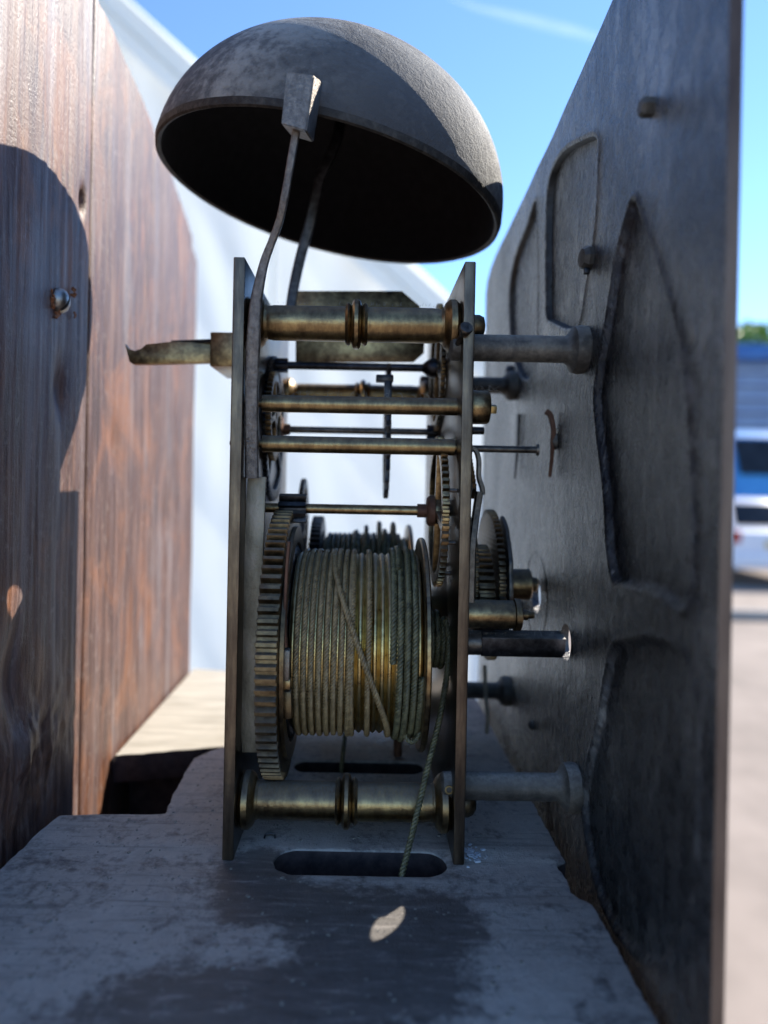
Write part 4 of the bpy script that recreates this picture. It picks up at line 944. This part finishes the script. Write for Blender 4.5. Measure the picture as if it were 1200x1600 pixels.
    p = lathe('rack_post', (fx1, Y, z), (1, 0, 0), [(0, 0), (0, 0.0042), (0.0163, 0.0043), (0.0163, 0)], 'brass', root, 40)
    lathe('post_cap', (fx1 + 0.0164, Y, z), (1, 0, 0), [(0, 0), (0, 0.0045), (0.0002, 0.0048), (0.0018, 0.0048), (0.0021, 0.0044), (0.0021, 0.0016), (0.0042, 0.0016), (0.0042, 0.0012), (0.0062, 0.0010), (0.0062, 0)], 'brass', p, 40)
    # rack with its teeth, rack tail and hook
    rk = []
    c0 = (0.262, -0.045)
    for k in range(60):
        t = R(104) + R(34) * k / 59; rr = 0.0640 + (0.0011 if k % 3 == 0 else 0); rk.append((c0[0] + rr * math.cos(t), c0[1] + rr * math.sin(t)))
    for k in range(20): t = R(138) - R(34) * k / 19; rk.append((c0[0] + 0.0595 * math.cos(t), c0[1] + 0.0595 * math.sin(t)))
    plateYZ('rack', [rk], 0.0335, 0.0012, 'brass_dark', root, 0.0001)
    tube('rack_arm', spline([W(749, 768, 0.213), W(744, 800, 0.213), W(738, 850, 0.212), W(736, 905, 0.212), W(735, 945, 0.212)], 5), [(0.0011, 0.0016)] * 21, 'steel', root, 8)
    tube('rack_hook', spline([W(737, 700, 0.214), W(744, 705, 0.214), W(748, 720, 0.214), W(748, 745, 0.214), W(753, 762, 0.214), W(754, 773, 0.214)], 5), [(0.0007, 0.0014)] * 26, 'steel', root, 8)
    # long thin post towards the dial with its foot
    Y = 0.222; z = W(790, 702, Y).z
    p = lathe('warning_post', (fx1, Y, z), (1, 0, 0), [(0, 0), (0, 0.0011), (0.0245, 0.0011), (0.0245, 0.0017), (0.0253, 0.0019), (0.0253, 0)], 'steel', root, 16)
    Y = 0.225; z = W(750, 673, Y).z
    lathe('stub_arbor', (fx1, Y, z), (1, 0, 0), [(0, 0), (0, 0.0024), (0.004, 0.0024), (0.0042, 0.0013), (0.0085, 0.0012), (0.0085, 0)], 'steel_dark', root, 16)
    # seat bolt under the far pillar
    q = W(622, 1150, 0.268)
    lathe('seat_bolt', (q.x, 0.268, ZS), (0, 0, 1), [(0, 0), (0, 0.0016), (0.020, 0.0016), (0.020, 0)], 'rust', root, 16)
    # fluff on the rods
    bm = bmesh.new(); rg = random.Random(11)
    def hair(p, n0, L):
        d = Vector((rg.gauss(0, .5), rg.gauss(0, .3), rg.uniform(.3, 1))).normalized(); a_ = p; P = [a_]
        for k in range(4): d = (d + Vector([rg.gauss(0, .35) for _ in range(3)])).normalized(); a_ = a_ + d * L / 4; P.append(a_)
        add_tube(bm, P, 0.00004, 3, caps=False)
    for k in range(60): x = rg.uniform(-0.026, 0.02); hair(Vector((x, 0.2035, W(555, 633, 0.2035).z + 0.0024)), 0, rg.uniform(0.0005, 0.0028))
    for k in range(40): x = rg.uniform(-0.026, 0.02); hair(Vector((x, 0.2, W(557, 504, 0.2).z + 0.005)), 0, rg.uniform(0.0003, 0.0012))
    for k in range(30): x = rg.uniform(fx1, fx1 + 0.009); hair(Vector((x, 0.2035, W(555, 633, 0.2035).z + 0.0048)), 0, rg.uniform(0.0005, 0.003))
    for k in range(60): x = rg.uniform(fx1 + 0.002, XD - 0.003); s_ = rg.choice((-1, 1)); hair(Vector((x, 0.2168, za + s_ * 0.003)), 0, rg.uniform(0.0005, 0.002))
    tag(link('dust_fluff', from_bm(bm), simple('fluff', (0.2, 0.19, 0.17), (0.35, 0.33, 0.3)), root, False), kind='stuff')
    return ac, za
ac, za = movement()

# ------------------------------------------------------------------ the gut lines
def lines():
    Ya = ac[0][0]; Rw = 0.0274; rr = 0.00098
    def hx(Y, x, th, R_=Rw): return Vector((x, Y - R_ * math.cos(th), za + R_ * math.sin(th)))     # th = 0 nearest the camera, rising
    xl = lambda u: (u - U0) / F * 0.1916 - 0.0195 * za * -0 
    near = thing('gut_line', (0, Ya, ZS), 'brown and green twisted line wound on the near barrel and hanging through the near slot', 'rope')
    # wraps at the left: smooth worn gut
    pts = []; P = 0.00207; x0 = -0.0189
    n1 = 8
    for k in range(n1 * 48): th = 2 * math.pi * k / 48; pts.append(hx(Ya, x0 + P * k / 48 + 0.00028 * noise.noise(Vector((k * 0.035, 0, 0))), th + math.pi, Rw + 0.0003 * noise.noise(Vector((k * 0.03, 7, 0)))))
    xe = x0 + P * n1
    gut('wrapped_line', pts, rr * 0.9, 'gut', near)
    # the line crosses over the bare grooves on the near side
    pts = []
    for k in range(40):
        t = k / 39; th = 1.25 - 2.3 * t; x = -0.0085 + 0.0165 * (t * t * (3 - 2 * t)); pts.append(hx(Ya, x, th, Rw + 0.0008 * math.sin(math.pi * min(1, t * 1.2 + 0.1)) + 0.0002))
    pre = [hx(Ya, -0.0085 - 0.0006 * k / 20, 1.25 + 0.12 * k) for k in range(20, 0, -1)]
    post = [hx(Ya, 0.0080 + 0.0012 * k / 20, -1.05 - 0.12 * k) for k in range(1, 20)]
    gut('crossing_line', pre + pts + post, rr, 'gut', near)
    # bare brass shows between; a few single wraps there
    for xc in (-0.0027, 0.0019):
        pts = [hx(Ya, xc + 0.0001 * math.sin(k * 0.3), 2 * math.pi * k / 60) for k in range(61)]
        gut('wrapped_line', pts, rr * 0.92, 'gut', near)
    # green wraps against the flange, untidy, in two layers
    pts = []; rg = random.Random(4)
    for k in range(int(4.0 * 48)):
        th = 2 * math.pi * k / 48; pts.append(hx(Ya, 0.0086 + 0.0020 * k / 48 + 0.0002 * noise.noise(Vector((k * 0.08, 4, 0))), th, Rw + 0.0006 * noise.noise(Vector((k * 0.06, 1, 0))) + 0.0004))
    gut('green_line', pts, rr * 1.08, 'gut_green', near)
    pts = []
    for k in range(int(1.3 * 48)):
        th = 2 * math.pi * k / 48 + 1.0; pts.append(hx(Ya, 0.0103 + 0.0035 * k / 62, th, Rw + 0.0013))
    gut('green_line', pts, rr, 'gut_green', near)
    lp = spline([W(632, 1130, 0.203), W(632, 1146, 0.201), W(638, 1157, 0.2005), W(646, 1159, 0.2005), W(654, 1150, 0.2005), W(659, 1136, 0.202), W(660, 1120, 0.204)], 8)
    gut('line_loop', lp, rr * 0.8, 'gut_green', near)
    # coil on the arbor beside the flange, then the fall
    pts = []; c0 = 0.0195
    for k in range(int(3.2 * 40)):
        th = 2 * math.pi * k / 40; r_ = 0.0080 + 0.0007 * noise.noise(Vector((k * 0.12, 0, 5))); pts.append(Vector((c0 + 0.0017 * k / 40, Ya - r_ * math.cos(th), za + r_ * math.sin(th) + 0.001)))
    e = pts[-1]
    gut('coil', pts, rr, 'gut_green', near)
    s = onZ(628, 1366, ZS); fall = spline([W(696, 968, 0.2105), W(701, 1000, 0.209), W(700, 1030, 0.2078), W(697, 1062, 0.2065), W(685, 1130, 0.203), W(668, 1200, 0.1985), W(648, 1285, 0.1935), Vector((s.x, s.y, ZS))], 10) + [Vector((s.x - 0.002, s.y - 0.003, ZS - 0.02)), Vector((s.x - 0.002, s.y - 0.003, ZS - 0.5))]
    gut('hanging_line', fall, rr, 'gut_green', near)
    # far line
    Yf_ = 0.283
    far = thing('gut_line', (0, Yf_, ZS), 'untidy dark line wound on the far barrel and hanging into the far slot', 'rope')
    pts = []
    for k in range(15 * 40): th = 2 * math.pi * k / 40; pts.append(hx(Yf_, -0.0140 + 0.00195 * k / 40, th, Rw + 0.0003 + 0.0016 * max(0, noise.noise(Vector((k * 0.021, 2, 0)))) * (k > 200)))
    gut('wrapped_line', pts, rr, 'gut_green', far, step=0.0009)
    for xc, hh in ((0.0010, 0.0035), (0.0062, 0.0052), (0.0118, 0.0050), (0.0085, 0.0022), (-0.003, 0.0016)):
        pts = [hx(Yf_, xc, 0.9 + 1.6 * k / 24, Rw + hh * math.sin(math.pi * k / 24)) for k in range(25)]
        gut('slack_line', pts, rr, 'gut_green', far)
    s = onZ(533, 1205, ZS)
    gut('hanging_line', [W(541, 1120, 0.262), W(538, 1160, 0.258), Vector((s.x, s.y, ZS)), Vector((s.x, s.y, ZS - 0.4))], rr * 0.9, 'gut_green', far)
    # short length of frayed cord hanging between the front plate and the dial, far side
    c = thing('cord_end', W(760, 1146, 0.288), 'short pale knotted cord hanging between front plate and dial', 'cord')
    gut('cord', spline([W(757, 1040, 0.288), W(759, 1090, 0.288), W(762, 1120, 0.288), W(760, 1146, 0.288)], 6), 0.0010, simple('pale_cord', (0.3, 0.25, 0.18), (0.5, 0.42, 0.32), (400, 400, 400)), c)
lines()
bpy.context.view_layer.update()
